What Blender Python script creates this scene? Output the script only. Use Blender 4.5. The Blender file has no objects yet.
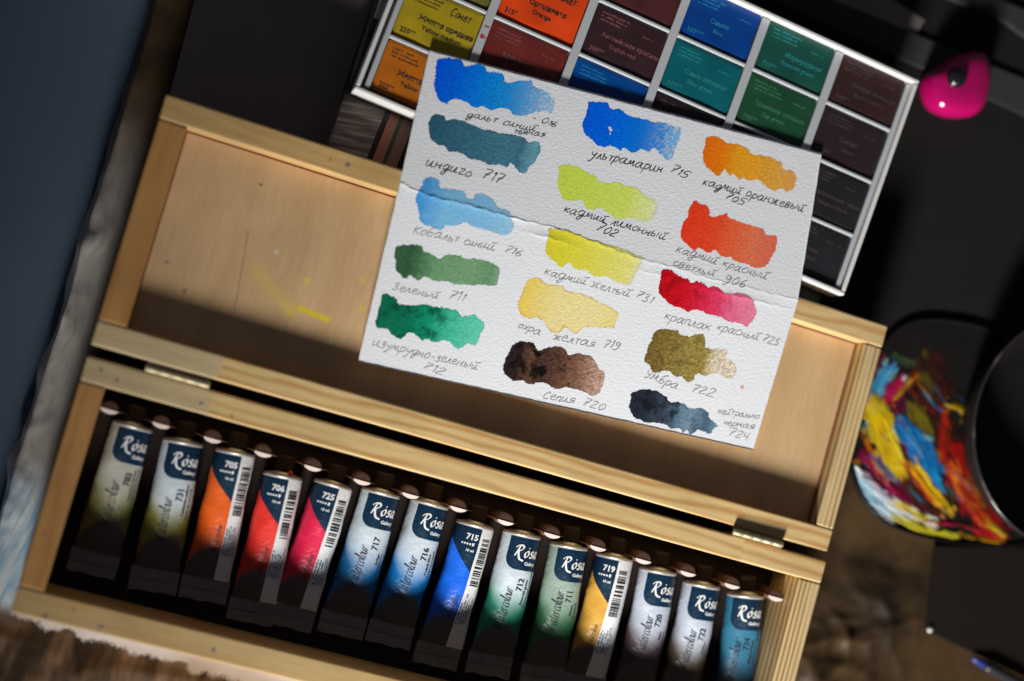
import bpy, bmesh, math, random
import numpy as np
from mathutils import Vector, Matrix, noise as mnoise

random.seed(7); rng = np.random.default_rng(7)
S = 0.001                      # all authoring below is in millimetres
sc = bpy.context.scene
COL = sc.collection

# ------------------------------------------------------------------ camera model
CAM = np.array([17.087925, 4.376285, 638.72959])
ROT = np.array([[0.93545457, -0.27815203, -0.21807381],
                [0.26853942, 0.96048626, -0.07316226],
                [0.22980714, 0.00987856, 0.97318605]])
FPX = 1600.0
def at(px, py, z):
    """point of the place (mm) seen at a photo pixel, at height z"""
    d = ROT @ np.array([(px - 512) / FPX, -(py - 340.5) / FPX, -1.0])
    t = (z - CAM[2]) / d[2]
    return CAM + t * d

# ------------------------------------------------------------------ colour helpers
def lin1(v):
    v /= 255.0
    return v / 12.92 if v <= 0.04045 else ((v + 0.055) / 1.055) ** 2.4
def rgb(r, g, b, k=1.0):
    return tuple(min(0.92, lin1(c) * k) for c in (r, g, b)) + (1.0,)

# ------------------------------------------------------------------ shader helper
class Sh:
    def __init__(s, name):
        s.m = bpy.data.materials.new(name); s.m.use_nodes = True
        s.t = s.m.node_tree; s.t.nodes.clear()
        s.out = s.t.nodes.new('ShaderNodeOutputMaterial')
    def n(s, ty, **kw):
        nd = s.t.nodes.new(ty)
        for k, v in kw.items(): setattr(nd, k, v)
        return nd
    def put(s, sock, v):
        if v is None: return
        if isinstance(v, bpy.types.NodeSocket): s.t.links.new(v, sock)
        else: sock.default_value = v
    def math(s, op, a, b=None, c=None, clamp=False):
        nd = s.n('ShaderNodeMath', operation=op, use_clamp=clamp)
        for i, v in enumerate((a, b, c)): s.put(nd.inputs[i], v)
        return nd.outputs[0]
    def vmath(s, op, a, b=None):
        nd = s.n('ShaderNodeVectorMath', operation=op)
        s.put(nd.inputs[0], a)
        if b is not None: s.put(nd.inputs[1], b)
        return nd.outputs['Value'] if op in ('LENGTH', 'DISTANCE', 'DOT_PRODUCT') else nd.outputs[0]
    def mix(s, f, a, b, mode='MIX'):
        nd = s.n('ShaderNodeMix', data_type='RGBA', blend_type=mode)
        s.put(nd.inputs[0], f); s.put(nd.inputs[6], a); s.put(nd.inputs[7], b)
        return nd.outputs[2]
    def noise(s, vec, scale=1.0, detail=2.0, rough=0.5, dist=0.0):
        nd = s.n('ShaderNodeTexNoise'); s.put(nd.inputs['Vector'], vec)
        nd.inputs['Scale'].default_value = scale; nd.inputs['Detail'].default_value = detail
        nd.inputs['Roughness'].default_value = rough; nd.inputs['Distortion'].default_value = dist
        return nd.outputs[0]
    def voro(s, vec, scale=1.0, feature='F1'):
        nd = s.n('ShaderNodeTexVoronoi', feature=feature); s.put(nd.inputs['Vector'], vec)
        nd.inputs['Scale'].default_value = scale
        return nd.outputs['Distance']
    def sep(s, vec):
        nd = s.n('ShaderNodeSeparateXYZ'); s.put(nd.inputs[0], vec); return nd.outputs
    def comb(s, x, y, z):
        nd = s.n('ShaderNodeCombineXYZ')
        for i, v in enumerate((x, y, z)): s.put(nd.inputs[i], v)
        return nd.outputs[0]
    def sstep(s, v, a, b):
        nd = s.n('ShaderNodeMapRange', interpolation_type='SMOOTHSTEP')
        s.put(nd.inputs[0], v); s.put(nd.inputs[1], a); s.put(nd.inputs[2], b)
        return nd.outputs[0]
    def ramp(s, f, stops):
        nd = s.n('ShaderNodeValToRGB'); e = nd.color_ramp.elements
        while len(e) < len(stops): e.new(0.5)
        for el, (p, c) in zip(e, stops): el.position = p; el.color = c
        s.put(nd.inputs[0], f); return nd.outputs[0]
    def obj_mm(s):
        tc = s.n('ShaderNodeTexCoord'); nd = s.n('ShaderNodeVectorMath', operation='SCALE')
        s.put(nd.inputs[0], tc.outputs['Object']); nd.inputs['Scale'].default_value = 1000.0
        return nd.outputs[0]
    def uv(s):
        return s.n('ShaderNodeUVMap').outputs[0]
    def attr(s, name):
        return s.n('ShaderNodeAttribute', attribute_name=name).outputs['Fac']
    def bump(s, h, strength=0.3, dist=0.001, normal=None):
        nd = s.n('ShaderNodeBump'); nd.inputs['Strength'].default_value = strength
        nd.inputs['Distance'].default_value = dist; s.put(nd.inputs['Height'], h)
        if normal is not None: s.put(nd.inputs['Normal'], normal)
        return nd.outputs[0]
    def done(s, color, rough=0.6, normal=None, metal=0.0, spec=0.5, alpha=None, coat=0.0, **kw):
        p = s.n('ShaderNodeBsdfPrincipled')
        s.put(p.inputs['Base Color'], color); s.put(p.inputs['Roughness'], rough)
        s.put(p.inputs['Metallic'], metal); s.put(p.inputs['Specular IOR Level'], spec)
        s.put(p.inputs['Coat Weight'], coat)
        for k, v in kw.items(): s.put(p.inputs[k.replace('_', ' ')], v)
        if normal is not None: s.put(p.inputs['Normal'], normal)
        if alpha is not None: s.put(p.inputs['Alpha'], alpha)
        s.t.links.new(p.outputs[0], s.out.inputs[0])
        return s.m

# ------------------------------------------------------------------ object helpers
def thing(name, label, cat, base, rz=0.0, group=None):
    o = bpy.data.objects.new(name, None); COL.objects.link(o)
    o.location = Vector(base) * S; o.rotation_euler = (0, 0, rz)
    o.empty_display_size = 0.01
    o['label'] = label; o['category'] = cat
    if group: o['group'] = group
    return o
def tag(o, label, cat, group=None, kind=None):
    if label: o['label'] = label
    if cat: o['category'] = cat
    if group: o['group'] = group
    if kind: o['kind'] = kind
    return o
def to_local(v, root):
    """world mm -> root local mm (roots stand upright, turned about z only)"""
    v = np.asarray(v, float)
    if root is None: return v
    b = np.array(root.location) / S; a = -root.rotation_euler.z
    d = v - b; c, s_ = math.cos(a), math.sin(a)
    return np.stack([d[:, 0] * c - d[:, 1] * s_, d[:, 0] * s_ + d[:, 1] * c, d[:, 2]], 1)
def mesh(name, verts, faces, mat, parent=None, root=None, smooth=False, uv=None, attrs=None, origin=None, local=False):
    """verts in world mm (or local mm of root when local=True)"""
    v = np.asarray(verts, float)
    if not local: v = to_local(v, root)
    org = np.zeros(3)
    if root is None and origin is not None: org = np.array(origin, float); v = v - org
    me = bpy.data.meshes.new(name)
    me.from_pydata((v * S).tolist(), [], [tuple(int(i) for i in f) for f in faces]); me.update()
    if mat is not None: me.materials.append(mat)
    if uv is not None:
        ul = me.uv_layers.new(name='UVMap')
        li = np.zeros(len(me.loops), dtype=np.int32); me.loops.foreach_get('vertex_index', li)
        ul.data.foreach_set('uv', np.asarray(uv, np.float32)[li].ravel())
    if attrs:
        for k, a in attrs.items():
            at_ = me.attributes.new(k, 'FLOAT', 'POINT'); at_.data.foreach_set('value', np.asarray(a, np.float32))
    if smooth: me.polygons.foreach_set('use_smooth', [True] * len(me.polygons))
    o = bpy.data.objects.new(name, me); COL.objects.link(o)
    if parent is not None: o.parent = parent
    elif root is not None: o.parent = root
    o.location = org * S
    return o
def bm_out(bm):
    bm.verts.ensure_lookup_table()
    for i, v in enumerate(bm.verts): v.index = i
    return [tuple(v.co) for v in bm.verts], [tuple(v.index for v in f.verts) for f in bm.faces]
def box_vf(lo, hi, bev=0.0, seg=2):
    bm = bmesh.new(); bmesh.ops.create_cube(bm, size=1.0)
    lo = Vector(lo); hi = Vector(hi)
    for v in bm.verts:
        v.co = Vector([lo[i] + (v.co[i] + 0.5) * (hi[i] - lo[i]) for i in range(3)])
    if bev > 0:
        bmesh.ops.bevel(bm, geom=list(bm.edges), offset=bev, segments=seg, profile=0.5, affect='EDGES')
    r = bm_out(bm); bm.free(); return r
def poly_prism(pts, z0, z1, bev=0.0, seg=2):
    bm = bmesh.new()
    vs = [bm.verts.new((p[0], p[1], z0)) for p in pts]
    f = bm.faces.new(vs); f.normal_update()
    if f.normal.z > 0: f.normal_flip()
    ret = bmesh.ops.extrude_face_region(bm, geom=[f])
    top = [g for g in ret['geom'] if isinstance(g, bmesh.types.BMVert)]
    for v in top: v.co.z = z1
    tops = set(top)
    if bev > 0:
        ed = [e for e in bm.edges if e.verts[0] in tops and e.verts[1] in tops]
        bmesh.ops.bevel(bm, geom=ed, offset=bev, segments=seg, profile=0.5, affect='EDGES')
    bmesh.ops.recalc_face_normals(bm, faces=list(bm.faces))
    r = bm_out(bm); bm.free(); return r
def join(*vfs):
    V, F_ = [], []
    for v, f in vfs:
        o = len(V); V += [tuple(p) for p in v]; F_ += [tuple(i + o for i in q) for q in f]
    return V, F_
def revolve(profile, axis_o, ax, up, seg=32):
    """profile [(r, h)], revolve about ax through axis_o (mm)"""
    ax = Vector(ax).normalized(); a = Vector(up).normalized(); b = ax.cross(a)
    V, F_ = [], []
    for r, h in profile:
        for k in range(seg):
            t = 2 * math.pi * k / seg
            V.append(tuple(Vector(axis_o) + ax * h + (a * math.cos(t) + b * math.sin(t)) * r))
    for i in range(len(profile) - 1):
        for k in range(seg):
            k2 = (k + 1) % seg
            F_.append((i * seg + k, i * seg + k2, (i + 1) * seg + k2, (i + 1) * seg + k))
    F_.append(tuple(range(seg))[::-1]); n = (len(profile) - 1) * seg
    F_.append(tuple(range(n, n + seg)))
    return V, F_

# ------------------------------------------------------------------ stroke lettering
def catmull(P, sub=6, closed=False):
    P = [np.array(p, float) for p in P]; n = len(P); out = []
    if n == 2 and not closed:
        return [P[0] + (P[1] - P[0]) * k / 3 for k in range(4)]
    rng_ = range(n) if closed else range(n - 1)
    for i in rng_:
        if closed: p0, p1, p2, p3 = P[i - 1], P[i], P[(i + 1) % n], P[(i + 2) % n]
        else: p0, p1, p2, p3 = P[max(i - 1, 0)], P[i], P[i + 1], P[min(i + 2, n - 1)]
        for k in range(sub):
            t = k / sub
            out.append(0.5 * ((2 * p1) + (-p0 + p2) * t + (2 * p0 - 5 * p1 + 4 * p2 - p3) * t * t + (-p0 + 3 * p1 - 3 * p2 + p3) * t ** 3))
    if not closed: out.append(P[-1])
    return out
G = {  # glyph: (advance, [strokes]); x-height 1
 'а': (1.0, [[(.7,.85),(.4,1),(.05,.55),(.15,.08),(.45,.12),(.72,.85)],[(.75,1),(.68,.4),(.76,.04),(.98,.15)]]),
 'б': (.9, [[(.8,1.85),(.35,1.6),(.08,.9),(.12,.25),(.4,0),(.7,.35),(.5,.85),(.15,.6)]]),
 'в': (.8, [[(.1,0),(.15,1),(.5,1),(.52,.65),(.2,.52),(.6,.4),(.55,.05),(.1,.02)]]),
 'г': (.75, [[(.08,.75),(.3,1),(.55,.8),(.12,.02),(.7,.06)]]),
 'д': (.9, [[(.68,.85),(.35,1),(.05,.5),(.25,.02),(.62,.4),(.72,.95),(.62,-.3),(.42,-.78),(.15,-.62),(.4,-.15),(.9,.2)]]),
 'е': (.75, [[(.08,.45),(.55,.62),(.42,1),(.1,.7),(.15,.1),(.45,0),(.75,.2)]]),
 'ж': (1.1, [[(0,.9),(.25,.9),(.32,.1),(0,.05)],[(.52,1),(.5,0)],[(1,.95),(.7,.85),(.7,.1),(1.05,.1)]]),
 'з': (.65, [[(.1,.85),(.4,1),(.45,.68),(.18,.52),(.5,.3),(.38,-.15),(.02,-.05)]]),
 'и': (.85, [[(.02,1),(.02,.3),(.18,.02),(.42,.35),(.52,1)],[(.52,1),(.5,.25),(.62,.04),(.85,.18)]]),
 'й': (.85, [[(.02,1),(.02,.3),(.18,.02),(.42,.35),(.52,1)],[(.52,1),(.5,.25),(.62,.04),(.85,.18)],[(.15,1.4),(.45,1.32),(.85,1.55)]]),
 'к': (.75, [[(.05,1.05),(.08,0)],[(.6,1),(.12,.5),(.35,.35),(.65,.02)]]),
 'л': (.7, [[(-.05,.05),(.12,.1),(.38,1),(.48,.1),(.7,.12)]]),
 'м': (.98, [[(-.05,.05),(.08,.2),(.25,1),(.42,.2),(.68,1),(.75,.1),(.98,.12)]]),
 'н': (.78, [[(.05,1),(.05,0)],[(.07,.5),(.5,.55)],[(.55,1),(.5,.12),(.75,.14)]]),
 'о': (.75, [[(.4,1),(.05,.6),(.2,.02),(.6,.3),(.55,.88),(.33,1)]]),
 'п': (.78, [[(.05,1),(.05,0)],[(.05,.7),(.35,1),(.55,.8),(.5,.05),(.75,.14)]]),
 'р': (.75, [[(.12,1),(.02,-.8)],[(.08,.7),(.4,1),(.65,.6),(.4,.02),(.1,.2)]]),
 'с': (.65, [[(.58,.85),(.35,1),(.05,.5),(.25,0),(.65,.18)]]),
 'т': (.7, [[(0,.95),(.68,1)],[(.36,1),(.3,0)]]),
 'у': (.72, [[(.05,1),(.15,.45),(.5,.5)],[(.62,1),(.45,0),(.2,-.7),(0,-.5)]]),
 'х': (.7, [[(.02,1),(.6,0)],[(.6,1),(0,0)]]),
 'ч': (.7, [[(.05,1),(.12,.5),(.5,.55)],[(.58,1),(.5,0)]]),
 'ь': (.65, [[(.1,1),(.08,.05),(.45,.05),(.5,.4),(.1,.5)]]),
 'ы': (.95, [[(.1,1),(.08,.05),(.42,.05),(.46,.4),(.1,.5)],[(.78,1),(.74,.05)]]),
 'я': (.75, [[(.6,0),(.58,1),(.2,.95),(.15,.6),(.55,.5),(.05,0)]]),
 'К': (1.0, [[(.1,1.5),(.1,0)],[(.85,1.5),(.18,.75),(.9,0)]]),
 'С': (1.0, [[(.8,1.3),(.5,1.6),(.1,.8),(.3,.02),(.85,.2)]]),
 'З': (.9, [[(.1,1.3),(.5,1.55),(.6,1),(.3,.8),(.7,.45),(.45,-.05),(.05,.15)]]),
 'У': (.95, [[(.1,1.6),(.25,.9),(.65,.9)],[(.8,1.6),(.55,.4),(.2,-.05)]]),
 '0': (.85, [[(.4,1.4),(.08,.7),(.3,0),(.72,.6),(.55,1.35),(.35,1.4)]]),
 '1': (.45, [[(.12,1.1),(.3,1.4),(.25,0)]]),
 '2': (.85, [[(.1,1.1),(.4,1.45),(.65,1.05),(.08,.02),(.8,.05)]]),
 '3': (.8, [[(.1,1.25),(.45,1.4),(.5,.95),(.25,.75),(.6,.45),(.4,-.02),(.05,.12)]]),
 '4': (.8, [[(.15,1.4),(.1,.6),(.6,.65)],[(.6,1.4),(.52,0)]]),
 '5': (.85, [[(.75,1.4),(.25,1.38),(.15,.8),(.55,.75),(.5,.1),(.05,.05)]]),
 '6': (.8, [[(.6,1.4),(.2,.9),(.1,.3),(.4,0),(.65,.4),(.35,.65),(.12,.4)]]),
 '7': (.8, [[(.08,1.35),(.7,1.38),(.35,.5),(.25,0)],[(.2,.7),(.6,.72)]]),
 '9': (.8, [[(.6,1.1),(.3,1.35),(.12,.95),(.4,.7),(.62,1.15),(.55,.3),(.25,-.2),(.02,0)]]),
 '-': (.6, [[(.08,.5),(.5,.55)]]), ' ': (.6, []), '.': (.3, [[(.1,.02),(.14,.06)]]),
 # latin script for the printed tubes
 'W': (1.9, [[(-.1,1.5),(.15,1.85),(.32,1.3),(.35,.05),(.85,1.25),(.88,.05),(1.35,1.2),(1.75,2.1)]]),
 'a': (.95, [[(.7,.85),(.4,1),(.05,.5),(.2,.05),(.5,.2),(.72,.9)],[(.74,1),(.66,.3),(.76,.04),(.98,.2)]]),
 't': (.55, [[(.35,1.6),(.2,.3),(.3,.02),(.55,.2)],[(.02,1.05),(.55,1.1)]]),
 'e': (.7, [[(.05,.4),(.5,.65),(.4,1),(.1,.65),(.18,.06),(.45,.02),(.75,.25)]]),
 'r': (.6, [[(.1,1),(.05,0)],[(.07,.6),(.3,.98),(.55,.92)]]),
 'c': (.62, [[(.55,.85),(.35,1),(.05,.5),(.25,0),(.62,.2)]]),
 'o': (.72, [[(.4,1),(.05,.6),(.2,.02),(.6,.35),(.5,.92),(.3,1)]]),
 'l': (.42, [[(.05,.2),(.35,1.5),(.2,1.8),(.12,.4),(.25,.02),(.45,.2)]]),
 'u': (.8, [[(.02,1),(.05,.2),(.25,.02),(.55,.9)],[(.56,1),(.52,.2),(.75,.1)]]),
}
ROSA = {'R': (1.35, [[(.45,1.6),(.3,.8),(.1,.0)],[(-.1,1.25),(.2,1.6),(.75,1.7),(1.0,1.38),(.75,.98),(.35,.85)],[(.42,.86),(.6,.25),(.95,-.35),(1.6,-.55)]]),
        'o': (.85, [[(.42,1),(.1,.6),(.28,.03),(.66,.4),(.58,.9),(.42,1)],[(.42,1.42),(.58,1.46)]]),
        's': (.72, [[(.62,.86),(.38,1),(.17,.75),(.5,.42),(.42,.06),(.05,.12)]]),
        'a': (1.0, [[(.62,.9),(.36,1),(.08,.48),(.25,.03),(.58,.6),(.66,.95)],[(.7,1),(.62,.28),(.7,.02),(.9,.14)]])}
def layout(text, glyphs, jitter=0.0, slant=0.12):
    strokes, x = [], 0.0
    for ch in text:
        adv, st = glyphs.get(ch, (.6, []))
        dy = random.uniform(-jitter, jitter); k = 1 + random.uniform(-jitter, jitter)
        for s_ in st:
            strokes.append([(x + p[0] * k + p[1] * slant + random.uniform(-jitter, jitter) * .35, p[1] * k + dy + random.uniform(-jitter, jitter) * .35) for p in s_])
        x += adv * k * 1.04
    return strokes, x
def ribbons(strokes, mapf, hw, nib=None, vary=0.0, sub=5):
    """strokes (glyph units) -> flat ribbons; mapf(x,y)->3D mm ; hw half width in glyph units"""
    V, F_ = [], []
    for st in strokes:
        P = catmull(st, sub); n = len(P)
        if n < 2: continue
        o = len(V); ph = random.uniform(0, 6)
        for i, p in enumerate(P):
            d = P[min(i + 1, n - 1)] - P[max(i - 1, 0)]
            L = math.hypot(*d) or 1.0; d = d / L; nrm = np.array([-d[1], d[0]])
            w = hw
            if nib is not None: w = hw * (0.42 + 0.75 * abs(math.sin(math.atan2(d[1], d[0]) - nib)))
            if vary: w *= 1 + vary * math.sin(ph + i * .55)
            if i in (0, n - 1): w *= .65
            a, b = p + nrm * w, p - nrm * w
            V.append(mapf(a[0], a[1])); V.append(mapf(b[0], b[1]))
            if i: F_.append((o + 2 * i - 2, o + 2 * i - 1, o + 2 * i + 1, o + 2 * i))
    return V, F_
def font_vf(text, size, bold=0.0, align='LEFT'):
    cu = bpy.data.curves.new('lettering', 'FONT'); cu.body = text; cu.size = size; cu.resolution_u = 2
    cu.align_x = align; cu.offset = bold * size
    o = bpy.data.objects.new('lettering', cu); COL.objects.link(o)
    dg = bpy.context.evaluated_depsgraph_get(); dg.update()
    me = bpy.data.meshes.new_from_object(o.evaluated_get(dg))
    V = [tuple(v.co) for v in me.vertices]; F_ = [tuple(p.vertices) for p in me.polygons]
    bpy.data.objects.remove(o); bpy.data.curves.remove(cu); bpy.data.meshes.remove(me)
    return V, F_
def micro_vf(w, h, lines, pitch):
    """rows of unreadable fine print: little letter-wide bars"""
    V, F_ = [], []
    for k in range(lines):
        x = 0; L = w * random.uniform(.65, 1)
        while x < L:
            lw = random.uniform(.25, .55) * h
            if random.random() > .15:
                hh = h * random.choice([.55, .6, .9]); o = len(V); y = -k * pitch
                V += [(x, y, 0), (x + lw, y, 0), (x + lw, y + hh, 0), (x, y + hh, 0)]; F_.append((o, o + 1, o + 2, o + 3))
            x += lw + h * .14
    return V, F_

# ------------------------------------------------------------------ plain materials
def plain(name, col, rough=.6, metal=0., spec=.5, var=.12, scale=.25, bump=0.0, coat=0.):
    s = Sh(name); p = s.obj_mm(); n = s.noise(p, scale, 4, .6)
    k = s.math('MULTIPLY_ADD', n, 2 * var, 1 - var)
    c = s.mix(1.0, col, s.comb(k, k, k), 'MULTIPLY')
    nm = s.bump(s.noise(p, scale * 6, 3), bump, .0004) if bump else None
    return s.done(c, rough, nm, metal, spec, coat=coat)
def wood(name, axis, base, dark, seed=0., period=5., wob=7., segs=(), segcol=None, ringamt=.75, stains=(), smears=()):
    s = Sh(name); p = s.obj_mm(); x, y, z = s.sep(p)
    g, a = (x, y) if axis == 'x' else (y, x)
    g0 = g; off = seed
    if segs:
        sel = None
        for q in segs:
            t = s.math('GREATER_THAN', g, q); sel = t if sel is None else s.math('ADD', sel, t)
        g = s.math('MULTIPLY_ADD', sel, 531., g); off = s.math('MULTIPLY_ADD', sel, 37.7, seed)
    st = s.comb(s.math('MULTIPLY', g, .012), s.math('MULTIPLY_ADD', a, .05, off), s.math('MULTIPLY', z, .05))
    n1 = s.noise(st, 1., 3, .55)
    ph = s.math('ADD', s.math('MULTIPLY_ADD', z, .45, a), s.math('MULTIPLY', n1, wob * 3))
    ph = s.math('ADD', ph, off)
    w = s.math('SINE', s.math('MULTIPLY', ph, 2 * math.pi / period))
    ring = s.math('POWER', s.math('MULTIPLY_ADD', w, .5, .5), 1.6)
    big = s.noise(s.comb(s.math('MULTIPLY', g, .01), s.math('MULTIPLY_ADD', a, .12, off), s.math('MULTIPLY', z, .12)), 1., 2)
    ring = s.math('MULTIPLY', ring, s.sstep(big, .28, .55))
    fib = s.noise(s.comb(s.math('MULTIPLY', g, .09), s.math('MULTIPLY_ADD', a, 2.6, off), s.math('MULTIPLY', z, 2.6)), 1., 3, .6)
    c = s.mix(s.math('MULTIPLY', ring, ringamt), base, dark)
    if segs and segcol:
        t = s.math('LESS_THAN', g0, segs[0]); c = s.mix(s.math('MULTIPLY', t, .75), c, segcol)
    k = s.math('MULTIPLY_ADD', fib, .5, .75); c = s.mix(1., c, s.comb(k, k, k), 'MULTIPLY')
    blot = s.noise(p, .03, 3); k2 = s.math('MULTIPLY_ADD', blot, .5, .76); c = s.mix(1., c, s.comb(k2, k2, k2), 'MULTIPLY')
    wn = s.vmath('ADD', p, s.vmath('SCALE', s.comb(s.noise(p, .6, 3), s.noise(s.vmath('ADD', p, (9, 3, 1)), .6, 3), 0.)))
    for (sx, sy, r, col, amt) in stains:
        d = s.vmath('DISTANCE', s.comb(x, y, 0.), (sx, sy, 0.))
        d = s.math('MULTIPLY_ADD', s.noise(p, .9, 3), 1.6 * r, d)
        f = s.math('SUBTRACT', 1., s.sstep(d, r * .9, r * 2.1)); c = s.mix(s.math('MULTIPLY', f, amt), c, col)
    for (ax_, ay_, bx_, by_, r, col, amt) in smears:
        ux, uy = bx_ - ax_, by_ - ay_; L = math.hypot(ux, uy); ux /= L; uy /= L
        dx = s.math('SUBTRACT', x, ax_); dy = s.math('SUBTRACT', y, ay_)
        u = s.math('ADD', s.math('MULTIPLY', dx, ux), s.math('MULTIPLY', dy, uy))
        v = s.math('ADD', s.math('MULTIPLY', dx, -uy), s.math('MULTIPLY', dy, ux))
        uc = s.math('MAXIMUM', s.math('MINIMUM', u, L), 0.)
        d = s.math('SQRT', s.math('ADD', s.math('POWER', s.math('SUBTRACT', u, uc), 2.), s.math('POWER', v, 2.)))
        d = s.math('MULTIPLY_ADD', s.noise(p, .8, 3), r, d)
        f = s.math('SUBTRACT', 1., s.sstep(d, r * .7, r * 1.8)); c = s.mix(s.math('MULTIPLY', f, amt), c, col)
    nm = s.bump(fib, .12, .0004)
    return s.done(c, .5, nm, spec=.35)

# =================================================================== THE SETTING
ZT = -35.0            # table top
EDGE = -14.6          # the table's left edge
def grid(x0, x1, y0, y1, nx, ny, zf):
    V = []; F_ = []
    for j in range(ny + 1):
        for i in range(nx + 1):
            x = x0 + (x1 - x0) * i / nx; y = y0 + (y1 - y0) * j / ny; V.append((x, y, zf(x, y)))
    for j in range(ny):
        for i in range(nx):
            a = j * (nx + 1) + i; F_.append((a, a + 1, a + nx + 2, a + nx + 1))
    return V, F_
s = Sh('dark_blue_floor'); p = s.obj_mm()
c = s.mix(s.noise(p, .012, 3), (.065, .10, .15, 1), (.11, .165, .24, 1))
m_floor = s.done(c, .8)
V, F_ = grid(-900, 900, -900, 900, 2, 2, lambda x, y: -72.)
tag(mesh('floor', V, F_, m_floor), 'dark blue floor beyond the left edge of the table', 'floor', kind='structure')
V, F_ = box_vf((EDGE + .8, -700, -62), (900, 700, ZT - 1.2), 1.5)
tag(mesh('table', V, F_, plain('table_board', (.05, .035, .025, 1), .6)), 'dark table top under the paper', 'table', kind='structure')

# crumpled kraft paper, folded down over the table edge
def crum(x, y, sc_, seed):
    v = mnoise.noise(Vector((x * sc_, y * sc_, seed))); return 1 - abs(v) * 2
_fr = random.Random(5)
FOLDS = []
for _ in range(26):
    a_ = _fr.uniform(0, math.pi); FOLDS.append((_fr.uniform(322, 420), _fr.uniform(-95, 8), math.cos(a_), math.sin(a_), _fr.uniform(14, 38), _fr.uniform(5, 12), _fr.uniform(.6, 2.2)))
for _ in range(16):
    a_ = _fr.uniform(.9, 2.2); FOLDS.append((_fr.uniform(-14, -5), _fr.uniform(-100, 140), math.cos(a_), math.sin(a_), _fr.uniform(8, 30), _fr.uniform(2.5, 5), _fr.uniform(.4, 1.1)))
def fold_h(x, y):
    h = 0.
    for fx_, fy_, c_, s_, L_, w_, k_ in FOLDS:
        dx, dy = x - fx_, y - fy_; u = dx * c_ + dy * s_
        if abs(u) > L_: continue
        v = abs(-dx * s_ + dy * c_ + 1.2 * math.sin(u * .2))
        if v < w_: h += k_ * (1 - v / w_) ** 1.3 * (1 - (u / L_) ** 2)
    return h
def paper_h(x, y):
    h = 1.5 * max(0, crum(x, y, .017, 3)) ** 2 + .9 * max(0, crum(x, y, .04, 9)) ** 2 + .35 * max(0, crum(x, y, .09, 5)) ** 2
    h += 1.1 * mnoise.noise(Vector((x * .012, y * .012, 4.))) + .5 * fold_h(x, y)
    inside = (-6 < x < 326) and (-108 < y < 112)
    k = 1.0
    if -4 < x < 324 and -106 < y < 330: k = 0.0
    else:
        dx = max(-4 - x, x - 324, 0); dy = max(-106 - y, 0); k = min(1, math.hypot(dx, dy) / 12)
    if x > 150: k *= min(1, max(0, (6 - y) / 22)) * min(1, max(0, (392 - x) / 22))     # pressed flat under the palette, cloth and notebook
    return -35.0 + (h * 2.0 - .5) * k
NXP, NYP = 230, 230
xs = np.concatenate([np.linspace(EDGE, 0, 10)[:-1], np.linspace(0, 315, 60)[:-1], np.linspace(315, 440, 90), np.linspace(446, 900, 40)])
ys = np.concatenate([np.linspace(-700, -190, 20), np.linspace(-180, 20, 130)[:-1], np.linspace(20, 330, 90), np.linspace(350, 700, 20)])
V = []; F_ = []
drops = [(-3.2, -26.), (-2.6, -14.), (-1.6, -5.5), (-.5, -1.2)]
cols_ = len(drops) + len(xs)
for y in ys:
    wob = 1.0 * mnoise.noise(Vector((y * .03, 1, 0))) + .5 * mnoise.noise(Vector((y * .11, 4, 0)))
    for dx, dz in drops: V.append((EDGE + dx + wob + .15 * dz * mnoise.noise(Vector((y * .05, dz, 2))), y, ZT + dz))
    for i, x in enumerate(xs):
        V.append((x + (wob if i == 0 else wob * math.exp(-(x - EDGE) / 3)), y, paper_h(x, y)))
for j in range(len(ys) - 1):
    for i in range(cols_ - 1):
        a = j * cols_ + i; F_.append((a, a + 1, a + cols_ + 1, a + cols_))
s = Sh('kraft_paper'); p = s.obj_mm(); x, y, z = s.sep(p)
n1 = s.noise(p, .05, 4, .6); n2 = s.noise(p, .9, 3, .6)
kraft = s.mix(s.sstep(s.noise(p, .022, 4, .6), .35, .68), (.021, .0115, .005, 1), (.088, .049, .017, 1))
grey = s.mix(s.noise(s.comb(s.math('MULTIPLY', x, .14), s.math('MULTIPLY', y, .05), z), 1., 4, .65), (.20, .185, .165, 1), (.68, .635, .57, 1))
gm = s.math('MULTIPLY', s.math('MULTIPLY', s.sstep(x, 4., -6.), s.sstep(y, 118., 30.)), s.sstep(y, -118., -100.))  # grey fades towards the back, dimmer light there put into the colour
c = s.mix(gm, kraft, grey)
# brush strokes of blue-white paint at the lower left
strk = s.noise(s.comb(s.math('MULTIPLY', s.math('MULTIPLY_ADD', y, -.22, x), .28), s.math('MULTIPLY', y, .035), 0.), 1., 5, .65, .6)
bl = s.mix(s.sstep(strk, .35, .65), (.30, .58, .80, 1), (.85, .92, .94, 1))
bm_ = s.math('MULTIPLY', s.math('MULTIPLY', s.sstep(s.math('MULTIPLY_ADD', n2, 18., y), -34., -62.), s.sstep(x, 3., -1.)), s.sstep(y, -110., -103.))
bm_ = s.math('MULTIPLY', bm_, s.sstep(strk, .25, .42))
c = s.mix(bm_, c, bl)
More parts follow.
